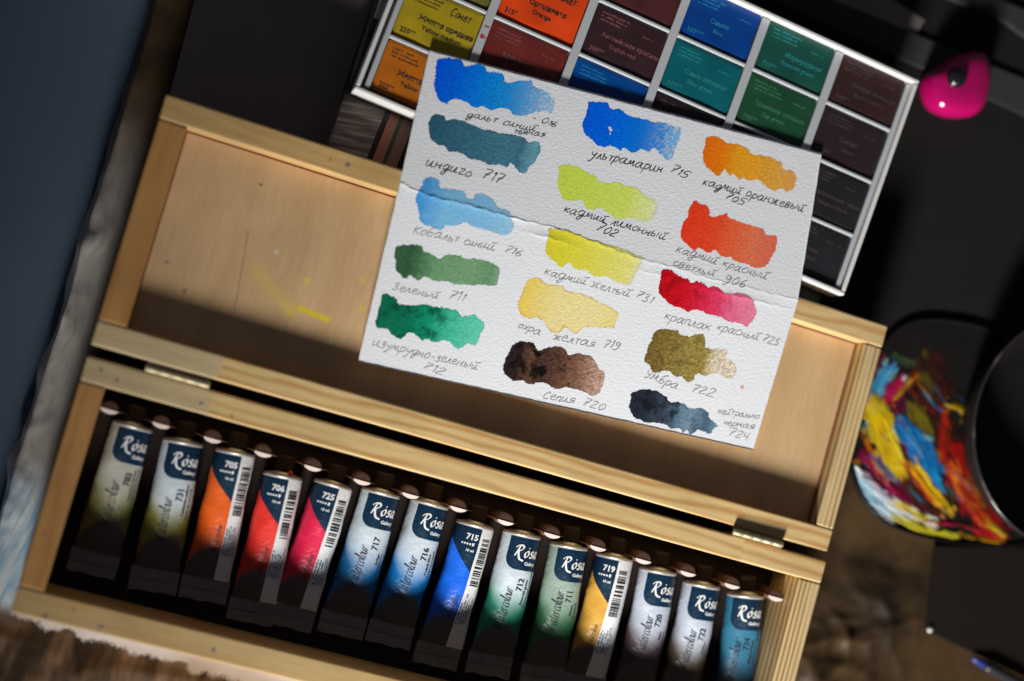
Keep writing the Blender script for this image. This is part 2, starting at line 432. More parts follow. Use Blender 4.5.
# rough white band along the box's lower edge, wider to the right
rag = s.math('MULTIPLY_ADD', s.noise(s.comb(s.math('MULTIPLY', x, .11), s.math('MULTIPLY', y, .08), 0.), 1., 3, .6), 13., y)
wid = s.math('MULTIPLY_ADD', s.math('MINIMUM', s.math('MAXIMUM', x, 0.), 140.), -.05, -104.)
wm = s.math('MULTIPLY', s.sstep(rag, wid, s.math('ADD', wid, 3.5)), s.sstep(y, -98., -100.))
wm = s.math('MULTIPLY', wm, s.sstep(x, -4., 3.))
wm = s.math('MULTIPLY', wm, s.sstep(s.noise(p, .16, 3, .6), .12, .3))
c = s.mix(s.math('MULTIPLY', wm, .95), c, (.82, .76, .75, 1))
strk2 = s.noise(s.comb(s.math('MULTIPLY', x, .09), s.math('MULTIPLY', y, .03), 2.), 1., 3)
low = s.math('MULTIPLY', s.sstep(y, -106., -112.), s.sstep(strk2, .4, .7)); low = s.math('MULTIPLY', low, s.math('SUBTRACT', 1., wm))
c = s.mix(s.math('MULTIPLY', low, .8), c, (.36, .21, .125, 1))
vc = s.voro(s.vmath('ADD', p, s.vmath('SCALE', s.comb(n1, n2, 0.))), .022, 'DISTANCE_TO_EDGE')
nm = s.bump(s.math('MULTIPLY_ADD', s.sstep(vc, 0., .3), .9, s.math('MULTIPLY', s.noise(p, .045, 2, .45), 1.8)), .18, .0022)
m_kraft = s.done(c, .6, nm, spec=.3)
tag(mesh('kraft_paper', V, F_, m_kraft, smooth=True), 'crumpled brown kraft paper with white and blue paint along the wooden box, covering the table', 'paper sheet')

# =================================================================== WOODEN PAINT BOX
W, D = 320., 102.
box = thing('paint_box', 'open wooden paint box with hinged lid, holding a row of paint tubes', 'paint box', (160, -51, -34))
PINE = (.71, .51, .235, 1); RING = (.50, .25, .07, 1); PALE = (.57, .465, .275, 1)
INK = (.10, .12, .17, 1)
def L2(px, py, z=0.):       # pixel on the box -> box-local mm (for stains)
    q = at(px, py, z); return q[0] - 160, q[1] + 51
st_tray = [(*L2(101, 369), .95, INK, .8), (*L2(117, 380), .95, INK, .85), (*L2(201, 403), .95, INK, .75), (*L2(232, 416), .7, (.1, .04, .02, 1), .8)]
m_top = wood('pine_tray_top', 'x', PINE, RING, 3.1, 4.9, 3.5, (-160 + 50, -160 + 281), PALE, .8, st_tray)
st_low = [(*L2(45, 616), 1.3, INK, .8), (*L2(101, 627), 1.2, INK, .8), (*L2(214, 650), 1.2, INK, .85), (*L2(74, 610), 1., (.2, .1, .05, 1), .6)]
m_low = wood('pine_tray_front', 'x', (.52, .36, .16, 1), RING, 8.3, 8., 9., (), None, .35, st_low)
m_lft = wood('pine_tray_left', 'y', (.54, .28, .09, 1), (.38, .16, .045, 1), 5.2, 9., 7., (), None, .5, [(*L2(44, 534), 1.1, INK, .5)])  # redder pine, darkened for the weaker light at the left
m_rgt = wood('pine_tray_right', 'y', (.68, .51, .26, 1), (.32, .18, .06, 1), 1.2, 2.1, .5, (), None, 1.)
m_ply = wood('plywood_floor', 'x', (.50, .36, .2, 1), (.4, .26, .12, 1), 6., 14., 10., (), None, .3)
TK = 10.
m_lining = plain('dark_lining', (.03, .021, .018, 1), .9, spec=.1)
def board(name, lo, hi, mat, tf=None, bev=.9):
    v, f = box_vf(lo, hi, bev, 3)
    if tf: v = [tf(q) for q in v]
    return mesh(name, v, f, mat, box, box, smooth=False)
board('back_wall', (0, -TK, -34), (W, 0, 0), m_top)
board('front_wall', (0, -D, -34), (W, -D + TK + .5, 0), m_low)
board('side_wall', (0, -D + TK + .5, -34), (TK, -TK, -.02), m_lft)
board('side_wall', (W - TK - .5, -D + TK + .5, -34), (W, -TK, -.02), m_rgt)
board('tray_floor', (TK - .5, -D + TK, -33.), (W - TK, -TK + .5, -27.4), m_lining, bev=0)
# lid lies open behind the tray, turned and tipped a little on its hinges
def lidtf(q):
    x, y, z = q; x0 = x - 160
    z2 = z - .27 + .00898 * y - .0105 * x0
    cc, ss = math.cos(-.00243), math.sin(-.00243)
    return (160 + cc * x0 - ss * y + .05, ss * x0 + cc * y, z2)
g0, g1 = 4.1, 4.1 + 101.7
st_lid = [(*L2(347, 165), 1.3, INK, .9), (*L2(330, 160), .8, (.35, .17, .06, 1), .8)]
m_ltop = wood('pine_lid_back', 'x', PINE, RING, 12.7, 5.2, 6., (0,), (.60, .38, .145, 1), .7, st_lid)
m_lbot = wood('pine_lid_front', 'x', PINE, RING, 21.4, 4.4, 3.5, (-160 + 50, -160 + 279), PALE, .8)
m_llft = wood('pine_lid_left', 'y', (.54, .28, .09, 1), (.36, .15, .04, 1), 15.2, 10., 8., (), None, .6)  # left lid wall darkened alike, weaker light put into the wood colour
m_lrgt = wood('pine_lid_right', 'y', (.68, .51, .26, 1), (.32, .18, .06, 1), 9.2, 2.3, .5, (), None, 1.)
LT = 10.
board('lid_back_wall', (0, g1 - LT, -31), (W, g1, 0), m_ltop, lidtf)
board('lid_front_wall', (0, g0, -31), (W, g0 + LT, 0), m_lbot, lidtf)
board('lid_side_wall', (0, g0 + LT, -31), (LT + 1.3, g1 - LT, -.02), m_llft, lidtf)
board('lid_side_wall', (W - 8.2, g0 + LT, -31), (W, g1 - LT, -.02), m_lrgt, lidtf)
YEL = (.80, .60, .03, 1)
def LP(px, py): return L2(px, py, -9.)
pst = [(*LP(261, 185), .8, INK, .9), (*LP(167, 262), 1.1, INK, .8), (*LP(184, 291), 1.1, INK, .8), (*LP(276, 252), 1.3, (.75, .68, .55, 1), .6), (*LP(246, 232), .6, (.3, .16, .07, 1), .4),
       (*LP(307, 281), 1.6, YEL, .8), (*LP(362, 280), 1.6, YEL, .55), (*LP(362, 309), 1.5, YEL, .8), (*LP(290, 310), 2.2, YEL, .5), (*LP(331, 342), .8, (.8, .72, .6, 1), .5), (*LP(438, 376), 3., YEL, .6)]
psm = [(*LP(300, 308), *LP(327, 320), 1.5, YEL, 1.), (*LP(255, 270), *LP(292, 312), 3.2, YEL, .28), (*LP(248, 232), *LP(234, 312), .45, (.33, .18, .08, 1), .55), (*LP(415, 372), *LP(460, 381), 1.4, YEL, .7)]
s_panel = wood('lid_plywood', 'y', (.65, .435, .23, 1), (.56, .35, .17, 1), 30., 22., 10., (), None, .5, pst, psm)
board('lid_panel', (LT, g0 + LT - 1, -13), (W - 8., g1 - LT + 1, -9.2), s_panel, lidtf, bev=0)
# thin dark gap the panel leaves round its edge
m_gap = plain('dark_joint', (.16, .032, .012, 1), .9)
v, f = join(box_vf((LT + 1.2, g1 - LT - .75, -9.4), (W - 8.3, g1 - LT - .05, -9.0)), box_vf((LT + 1.25, g0 + LT + .5, -9.4), (LT + 1.8, g1 - LT - .8, -9.0)), box_vf((W - 8.8, g0 + LT + .5, -9.4), (W - 8.25, g1 - LT - .8, -9.0)))
mesh('panel_joint', [lidtf(q) for q in v], f, m_gap, box, box)
# hinges
m_brass = plain('worn_brass', (.62, .55, .36, 1), .62, .85, var=.2, scale=.6, bump=.1)
for (xa, xb) in ((22.3, 48.), (274.8, 298.2)):
    pr = [(.2, xa), (1.1, xa + .05), (1.3, xa + .3)]
    for k in range(1, 5):
        q = xa + k * (xb - xa) / 5; pr += [(1.3, q - .12), (1.2, q), (1.3, q + .12)]
    pr += [(1.3, xb - .3), (1.1, xb - .05), (.2, xb)]
    v, f = revolve(pr, (0, 1.5, .3), (1, 0, 0), (0, 0, 1), 20)
    h = mesh('hinge', v, f, m_brass, box, box, smooth=True)
    v, f = box_vf((xa + .4, .25, -9), (xb - .4, 1.0, .2)); v2, f2 = box_vf((xa + .4, 3.2, -9), (xb - .4, 3.95, -.6)); v, f = join((v, f), ([lidtf(q) for q in v2], f2))
    mesh('hinge_leaf', v, f, m_brass, h, box)
# notched strip the tube necks rest in
fx = [13.7 + 20.864 * i for i in range(15)]
def rack_y(x): return -18.2 - (x - 13.7) * .0098
FW = 3.5
ztop = -10.0; zb = -27.4
m_rack = wood('rack_wood', 'x', (.20, .105, .065, 1), (.12, .055, .03, 1), 3., 3., 4., (), None, .4)
m_peg = plain('brown_peg', (.055, .021, .013, 1), .75, var=.25)
m_tip = plain('lit_rack_tip', (.66, .55, .48, 1), .6, var=.08)  # light along the finger tops put into a paler wood colour
V = []; F_ = []; rows = []
x = fx[0] - FW
while x < fx[-1] + FW + .01:
    i = min(range(15), key=lambda k: abs(fx[k] - x)); dx = x - fx[i]
    if abs(dx) <= FW + .01:
        th_ = .35 + 1.35 * max(0., 1 - (dx / FW) ** 2) ** .8; zt = ztop; zf = ztop - th_ * .4
    else:
        q = (abs(dx) - FW) / (10.43 - FW); th_ = .35; zt = ztop - 8.2 * math.sqrt(max(0., 1 - (1 - q) ** 2)); zf = zt - .1
    rows.append((x, rack_y(x), th_, zt, zf)); x += .35
for (x, y, th_, zt, zf) in rows: V += [(x, y, zb), (x, y, zt), (x, y - th_, zf), (x, y - th_, zb)]
for k in range(len(rows) - 1):
    for q in range(3): F_.append((k * 4 + q, k * 4 + q + 1, k * 4 + q + 5, k * 4 + q + 4))
n = len(rows); F_ += [(0, 3, 2, 1), (4 * n - 4, 4 * n - 3, 4 * n - 2, 4 * n - 1)]
rk = mesh('notched_rack', V, F_, m_rack, box, box)
for i in range(15):
    V = []; F_ = []
    for k in range(17):
        dx = -FW + 2 * FW * k / 16; x = fx[i] + dx; th_ = .35 + 1.35 * max(0., 1 - (dx / FW) ** 2) ** .8
        V += [(x, rack_y(x) + .02, ztop + .04), (x, rack_y(x) - th_ - .02, ztop - th_ * .4 + .04)]
    for k in range(16): F_.append((2 * k, 2 * k + 1, 2 * k + 3, 2 * k + 2))
    mesh('rack_tip', V, F_, m_tip, rk, box)
    pts = [(fx[i] + (FW + .1) * math.cos(math.pi * k / 14), rack_y(fx[i]) + .03 + 3.3 * math.sin(math.pi * k / 14)) for k in range(15)]
    v, f = poly_prism(pts, -27.3, ztop - .25, .5, 2); mesh('rack_peg', v, f, m_peg, rk, box)

# =================================================================== PAINT TUBES
m_alu = plain('tube_metal', (.62, .62, .62, 1), .38, .9, var=.1, scale=.5, bump=.15)
m_fold = plain('bare_tube_fold', (.24, .23, .235, 1), .5, .5, var=.2, scale=.4, bump=.3)
m_cap = plain('black_cap', (.03, .02, .018, 1), .8, spec=.05)
m_white = plain('white_print', (.85, .87, .88, 1), .5, var=.03)
m_black = plain('black_print', (.02, .02, .025, 1), .5, var=.03)
m_navyp = plain('navy_print', (.03, .12, .25, 1), .5, var=.03)
BLUE = (.003, .026, .062, 1)
RR = 8.2
def label_mat(name, kind, col, top=(.70, .76, .80, 1), t0=16., t1=44.):
    s = Sh(name); u = s.sep(s.uv()); a, t = u[0], u[1]
    if kind == 'front':
        g = s.math('ADD', s.sstep(t, t0, t1), s.math('MULTIPLY', s.math('POWER', s.math('DIVIDE', s.math('ABSOLUTE', a), 11.), 2.), s.sstep(t, 10., 40.)), clamp=True)
        c = s.mix(g, top, col)
        dx = s.math('MINIMUM', s.math('ADD', a, 2.2), 0.); dt = s.math('MAXIMUM', s.math('SUBTRACT', t, 9.), 0.)
        ln = s.math('SQRT', s.math('ADD', s.math('POWER', dx, 2.), s.math('POWER', dt, 2.)))
        mk = s.math('MULTIPLY', s.math('LESS_THAN', ln, 5.2), s.math('LESS_THAN', t, 14.2))
        mk = s.math('MULTIPLY', mk, s.math('GREATER_THAN', t, .5))
        c = s.mix(mk, c, BLUE)
    else:
        f = s.mix(s.sstep(t, 12., 40.), top, col)
        dg = s.math('MULTIPLY_ADD', a, .95, 17.0)
        c = s.mix(s.math('LESS_THAN', t, dg), f, BLUE)
        c = s.mix(s.math('GREATER_THAN', a, 2.4), c, (.80, .82, .83, 1))
    wob = s.math('MULTIPLY_ADD', s.math('POWER', s.math('ABSOLUTE', a), 2.), -.07, t)
    if kind == 'front': ti = s.sstep(wob, 36.5, 40.5)
    else: ti = s.math('MULTIPLY', s.sstep(wob, 36., 41.), s.math('LESS_THAN', a, 2.4))
    c = s.mix(ti, c, (.085, .078, .08, 1))
    rim = s.sstep(t, .55, .45); c = s.mix(rim, c, (.7, .7, .7, 1))
    p = s.obj_mm(); nm = s.bump(s.noise(p, .22, 3, .6), .35, .0012)
    return s.done(c, .36, nm, 0., .5)
TUBES = [  # number, kind, colour, english, russian, end colour word
 ('702', 'front', rgb(130, 130, 75), 'Cadmium lemon', 'Кадмий лимонный'),
 ('731', 'front', rgb(140, 135, 60), 'Cadmium yellow', 'Кадмий желтый'),
 ('705', 'back', rgb(240, 95, 15), 'Cadmium orange', ''),
 ('706', 'back', rgb(225, 45, 35), 'Cadmium red', ''),
 ('725', 'back', rgb(215, 20, 70), 'Madder lake', ''),
 ('717', 'front', rgb(15, 105, 165), 'Indigo', 'Индиго'),
 ('716', 'front', rgb(5, 120, 195), 'Cobalt blue', 'Кобальт синий'),
 ('715', 'back', rgb(2, 98, 222), 'Ultramarine', ''),
 ('712', 'front', rgb(35, 140, 115), 'Emerald green', 'Изумрудно-зеленый'),
 ('711', 'front', rgb(45, 105, 65), 'Green', 'Зеленый'),
 ('719', 'back', rgb(205, 155, 60), 'Yellow ochre', ''),
 ('720', 'front', rgb(75, 55, 60), 'Sepia', 'Сепия'),
 ('722', 'front', rgb(85, 75, 60), 'Umber', 'Умбра'),
 ('724', 'front', rgb(30, 70, 95), 'Neutral black', 'Нейтрально-черная'),
]
TLAB = {
 '702': 'paint tube marked 702, pale yellow tint, at the far left end of the row',
 '731': 'paint tube marked 731, white label fading to dull yellow',
 '705': 'paint tube marked 705 with a bright orange label and barcode strip',
 '706': 'paint tube marked 706 with a coral red label and barcode strip',
 '725': 'paint tube marked 725 with a crimson pink label and barcode strip',
 '717': 'paint tube marked 717, white label fading to indigo blue, beside the crimson one',
 '716': 'paint tube marked 716, white label fading to cobalt blue',
 '715': 'paint tube marked 715 with a vivid ultramarine blue label and barcode strip',
 '712': 'paint tube marked 712, white label fading to sea green',
 '711': 'paint tube marked 711 with a dull grey green label',
 '719': 'paint tube marked 719 with an ochre yellow label and barcode strip',
 '720': 'paint tube marked 720, pale label fading to brownish purple',
 '722': 'paint tube marked 722, pale label fading to brown',
 '724': 'paint tube marked 724 with a blue grey label, beside the right wall of the box'}
TOPS = [(114,424,151,431),(166.4,439.4,200.5,447.6),(219,451,254.4,457.5),(269,476,301,479.5),(319,482,352,491),(365,489,399,499),(414,499,449,511),(462,522,494,532),(507,531,542,541),(555,544,590.5,552),(602,556,635,562.6),(645,568,679,578),(689.4,583,722,591),(733,593.5,768,601)]
ROLL = [2., 1., 0., -.5, -.5, 1., 1.2, -.5, 1., .5, -2.6, .3, .3, -1.4]   # how far each label is turned, mm
ANG = [16., 12., 13., 13.3, 18., 16.5, 17.3, 16.8, 14.5, 12., 14.5, 12.5, 13.2, 8.5]   # each tube's lean as it shows, degrees
def to_px(P):
    v = ROT.T @ (np.array(P) - CAM); return 512 + FPX * v[0] / -v[2], 340.5 - FPX * v[1] / -v[2]
def lean(cx, cy, ang):
    r_ = 0.
    for _ in range(4):
        a0 = to_px((cx, cy, -11.)); a1 = to_px((cx + 38 * math.sin(r_), cy - 38 * math.cos(r_), -16.5))
        cur = math.degrees(math.atan2(a0[0] - a1[0], a1[1] - a0[1])); r_ += math.radians(cur - ang)
    return r_
for i, (num, kind, col, en, ru) in enumerate(TUBES):
    a_, b_, c_, d_ = TOPS[i]
    P0, P1 = at(a_, b_, -14.5), at(c_, d_, -14.5)
    cx = (P0[0] + P1[0]) / 2; cy = (P0[1] + P1[1]) / 2
    nx = fx[i] + 10.43
    cx = .6 * cx + .4 * nx
    tube = thing('watercolour_tube', TLAB[num], 'paint tube', (cx, cy, -27.4), lean(cx, cy, ANG[i]), 'watercolour paint tubes in the wooden box')
    L = 60.; NT, NA = 46, 40
    k_ = random.uniform(.9, 1.1); dent = random.uniform(0, 10)
    def sect(t, roll=0.):
        q = min(1, max(0, t / 56.)); e = q ** 1.35
        hw_ = 8.2 + 1.4 * e; hh = 7.9 * (1 - e) + .75 * e + .9 * math.sin(q * math.pi) * .6
        return hw_, hh
    def surf(a, t, off=0.):
        """a: arc mm from the ridge, t: mm from the shoulder -> local mm of the tube"""
        th = (a + ROLL[i]) / RR; hw_, hh = sect(t)
        dn = .55 * mnoise.noise(Vector((a * .16 + dent, t * .09, i))) * min(1, t / 14.)
        x = (hw_ + off + dn) * math.sin(th); z = hh + .35 + (hh + off + dn) * math.cos(th)
        return (x, -t, z)
    V, F_, UVs = [], [], []
    for j in range(NT + 1):
        t = L * .87 * j / NT
        for k in range(NA + 1):
            a = -math.pi * RR + 2 * math.pi * RR * k / NA
            V.append(surf(a, t)); UVs.append((a, t))
    for j in range(NT):
        for k in range(NA):
            q = j * (NA + 1) + k; F_.append((q, q + 1, q + NA + 2, q + NA + 1))
    top = (.57, .655, .715, 1); t0, t1 = 19., 38.
    if num == '711': top = (.30, .40, .34, 1)
    if num == '724': top = (.035, .18, .30, 1); t0 = 20
    if num == '702': top = (.50, .50, .44, 1)
    if num in ('720', '722'): top = (.52, .58, .68, 1)
    if kind == 'back': top = tuple(min(.9, q * 1.2 + .012) for q in col[:3]) + (1,)
    body = mesh('tube_body', V, F_, label_mat('tube_label_' + en.lower().replace(' ', '_'), kind, col, top, t0, t1), tube, tube, smooth=True, uv=UVs, local=True)
    # folded flat tail
    hw_, hh = sect(56)
    Vf, Ff = [], []
    for j, (t, h2) in enumerate(((52.0, 2.1), (53, 1.9), (57., 1.5), (57.3, 2.3), (61.5, 2.1), (61.8, .6))):
        for k in range(13):
            x = -hw_ - .15 + (2 * hw_ + .3) * k / 12
            Vf.append((x, -t - .25 * math.sin(k * 1.1 + i), h2 + .25 * mnoise.noise(Vector((k * .5, t, i)))))
    for j in range(5):
        for k in range(12):
            q = j * 13 + k; Ff.append((q, q + 1, q + 14, q + 13))
    n_ = len(Vf)
    Vf += [(p[0], p[1], .3) for p in Vf]
    for j in range(5):
        for k in (0, 11):
            q = j * 13 + (k if k == 0 else 12); Ff.append((q, q + 13, q + 13 + n_, q + n_))
    for k in range(12):
        q = k; Ff.append((q, q + n_, q + 1 + n_, q + 1)); q = 5 * 13 + k; Ff.append((q, q + 1, q + 1 + n_, q + n_))
    mesh('folded_tail', Vf, Ff, m_fold, tube, tube, local=True)
    # shoulder, neck and cap
    zc = 7.9 + .35
    v, f = revolve([(7.9, -.1), (8.15, .15), (8.15, .6), (7.6, .8), (3.2, 2.0), (3.1, 3.2)], (0, 0, zc), (0, 1, 0), (0, 0, 1), 32)
    mesh('tube_shoulder', v, f, m_alu, tube, tube, smooth=True, local=True)
    v, f = revolve([(3.0, 2.6), (3.9, 2.7), (4.0, 3.2), (3.9, 8.), (3.4, 8.6), (.5, 8.7)], (0, 0, zc), (0, 1, 0), (0, 0, 1), 12)
    v = [(q[0], min(q[1], -cy - TK - .6), q[2]) for q in v]
    mesh('tube_cap', v, f, m_cap, tube, tube, local=True)
    # printed lettering, lying on the curved label
    def lay(name, vf, s0, t0_, k, ang, mat, off=.16):
        """lay flat lettering (x right, y up, units k mm) on the label; ang 0 upright, 90 reads towards the cap"""
        Vn = []
        for p in vf[0]:
            x, y = p[0] * k, p[1] * k
            if ang == 0: Vn.append(surf(s0 + x, t0_ - y, off))
            else: Vn.append(surf(s0 - y, t0_ - x, off))
        return mesh(name, Vn, vf[1], mat, body, tube, local=True)
    flat = lambda x, y: (x, y, 0)
    if kind == 'front':
        st, w_ = layout('Rosa', ROSA, 0, .14)
        lay('brand_lettering', ribbons(st, flat, .125, nib=.7), -4.2, 8.6, 2.85, 0, m_white)
        lay('brand_lettering', font_vf('Gallery', 2.0, .03), .9, 11.8, 1., 0, m_white)
        st, w_ = layout('Watercolour', G, 0, .3)
        st = [[(x * .84, y) for x, y in q] for q in st]
        lay('script_lettering', ribbons(st, flat, .05, nib=.6), -.6, 41.5 if num not in ('711', '720', '722', '724') else 38., 2.55, 90, m_black)
        lay('number_lettering', font_vf(num, 3.7, .02), 2.9, 23.2, 1., 90, m_black)
        lay('colour_name', font_vf(en, 1.9, .02), 4.9, 29., 1., 90, m_black)
        lay('colour_name', font_vf(ru, 1.6, .01), 6.8, 30., 1., 90, m_black)
    else:
        lay('number_lettering', font_vf(num, 3.4, .035), -3.6, 5.6, 1., 0, m_white)
        dsh = join(*[box_vf((q * 1.15, 0, 0), (q * 1.15 + .75, .75, .01)) for q in range(4)], ([(4.7, -.2, 0), (5.5, -.2, 0), (5.5, 1.1, 0), (4.7, 1.1, 0)], [(0, 1, 2, 3)]))
        lay('number_lettering', dsh, -5., 7.9, 1., 0, m_white)
        lay('number_lettering', font_vf('10 ml', 1.5, .03), -2.4, 10.6, 1., 0, m_white)
        bv, bf = [], []; y = 0.
        while y < 20:
            h_ = random.choice([.3, .3, .5, .8]); o = len(bv)
            for q in range(3):
                xx = 4.4 * q / 2
                bv += [(xx, y, 0), (xx, y + h_, 0)]
            bf += [(o, o + 2, o + 3, o + 1), (o + 2, o + 4, o + 5, o + 3)]; y += h_ + random.choice([.35, .5, .9])
        lay('barcode', (bv, bf), 3.6, 24.5, 1., 0, m_black)
        lay('fine_print', micro_vf(13, .8, 5, 1.15), 3.4, 41.5, 1., 90, m_navyp)
        st, w_ = layout('Watercolour', G, 0, .16)
        lay('script_lettering', ribbons(st, flat, .06, nib=.6), .9, 40., 1.25, 90, m_black)
    if num == '706':
        v, f = revolve([(.2, 0), (.8, .1), (.95, .6), (.5, 1.1), (.1, 1.2)], (2.2, 2.3, zc + 5.2), (0, 0, 1), (0, 1, 0), 12)
        mesh('dried_paint_drop', v, f, plain('red_paint_drop', (.7, .02, .02, 1), .25), tube, tube, smooth=True, local=True)

# =================================================================== COLOUR CARD
CRP = [(405,185),(418.3,191.5),(437,198.3),(460.7,203),(487.4,210.6),(512.6,217.6),(548.7,226.3),(567,231.5),(594,241.7),(620.6,252),(645.7,260.6),(661,264),(680,269),(697,275),(717.6,280.5),(735,284.5),(750,288),(775,294.5),(800,300.5)]
CRW = [at(x, y, 1.4) for x, y in CRP]
crx = np.array([q[0] for q in CRW]); cry = np.array([q[1] for q in CRW])
def crease(x): return float(np.interp(x, crx, cry)) + .22 * math.sin(x * .9) + .12 * math.sin(x * 2.3 + 1)
def facet(x): return max(math.exp(-((x - 163) / 9) ** 2), .9 * math.exp(-((x - 252) / 18) ** 2), .45 * math.exp(-((x - 215) / 14) ** 2))
def card_z(x, y):
    q = card_z0(x, y); return q - .9 - .5 * min(1.1, max(-.1, (x - 100) / 175)) * min(1., max(0., (y - 30) / 70))
def card_z0(x, y):
    d = y - crease(x); f_ = facet(x); e = 4.6
    if d >= 0: z = 2.7 - .018 * d
    else:
        a = min(-d, e); b = max(-d - e, 0)
        z = 2.7 - .072 * b - a * (.072 * (1 - f_) + .0 * f_)
    z += (.15 + .14 * math.exp(-((x - 120) / 40) ** 2) + .05 * math.sin(x * .35) + .05 * math.sin(x * 1.3)) * math.exp(-abs(d) / (.75 if d < 0 else .25)) * (1. if x < 215 else .6)
    if f_ > .05: z += .2 * f_ * math.exp(-abs(d + e) / .6)
    z += .12 * mnoise.noise(Vector((x * .03, y * .03, 8)))
    return z
cFL, cFR = at(399.5, 184.5, 1.8)[:2], at(797.5, 302, 1.2)[:2]
cTL, cTR, cBR, cBL = at(429.5, 49.5, .3)[:2], at(821.5, 153, -.1)[:2], at(752.5, 450, -3.6)[:2], at(358, 361.5, -3.6)[:2]
def on_card(px, py):
    z = 0.
    for _ in range(5):
        q = at(px, py, z); z = card_z(q[0], q[1])
    return at(px, py, z)
card = thing('colour_card', 'creased white watercolour paper with fifteen hand painted colour swatches and handwritten names', 'swatch card', (185, 95, 0))
NS = 190
tv = np.concatenate([np.linspace(0, 47, 48)[:-1], np.linspace(47, 68, 90)[:-1], np.linspace(68, 140, 68)]) / 140.
V, F_ = [], []
NTc = len(tv)
for t in tv:
    for k in range(NS + 1):
        u = k / NS
        if t < .4: w_ = t / .4; q = (1 - w_) * ((1 - u) * cTL + u * cTR) + w_ * ((1 - u) * cFL + u * cFR)
        else: w_ = (t - .4) / .6; q = (1 - w_) * ((1 - u) * cFL + u * cFR) + w_ * ((1 - u) * cBL + u * cBR)
        wx = .18 * mnoise.noise(Vector((q[0] * .25, q[1] * .25, 3)))
        V.append((q[0] + wx, q[1] + wx, card_z(q[0], q[1])))
nn = len(V)
V += [(q[0], q[1], q[2] - .42) for q in V]
st_ = NS + 1
for j in range(NTc - 1):
    for k in range(NS):
        a = j * st_ + k; F_.append((a, a + st_, a + st_ + 1, a + 1)); F_.append((a + nn, a + 1 + nn, a + st_ + 1 + nn, a + st_ + nn))
for j in range(NTc - 1):
    for k in (0, NS):
        a = j * st_ + k; F_.append((a, a + nn, a + nn + st_, a + st_))
for k in range(NS):
    for j in (0, NTc - 1):
        a = j * st_ + k; F_.append((a, a + 1, a + 1 + nn, a + nn))
def paper_bump(s, strength=.22):
    p = s.obj_mm(); x, y, z = s.sep(p)
    # felt-side dimples of cold pressed paper, running on the diagonal
    ca, sa = math.cos(.55), math.sin(.55)
    u = s.math('ADD', s.math('MULTIPLY', x, ca), s.math('MULTIPLY', y, sa)); v = s.math('SUBTRACT', s.math('MULTIPLY', y, ca), s.math('MULTIPLY', x, sa))
    q = s.comb(s.math('MULTIPLY', u, .62), s.math('MULTIPLY', v, 1.05), 0.)
    h = s.noise(q, 1., 2.5, .5, .4); h2 = s.noise(p, 2.6, 2)
    hh = s.math('MULTIPLY_ADD', h2, .25, h)
    return p, h, s.bump(hh, strength, .00065)
s = Sh('watercolour_paper'); p, h, nm = paper_bump(s)
blo = s.noise(p, .02, 3)
c = s.mix(blo, (.83, .86, .90, 1), (.88, .905, .94, 1))
m_paper = s.done(c, .85, nm, spec=.2)
sheet = mesh('paper_sheet', V, F_, m_paper, card, card, smooth=True)

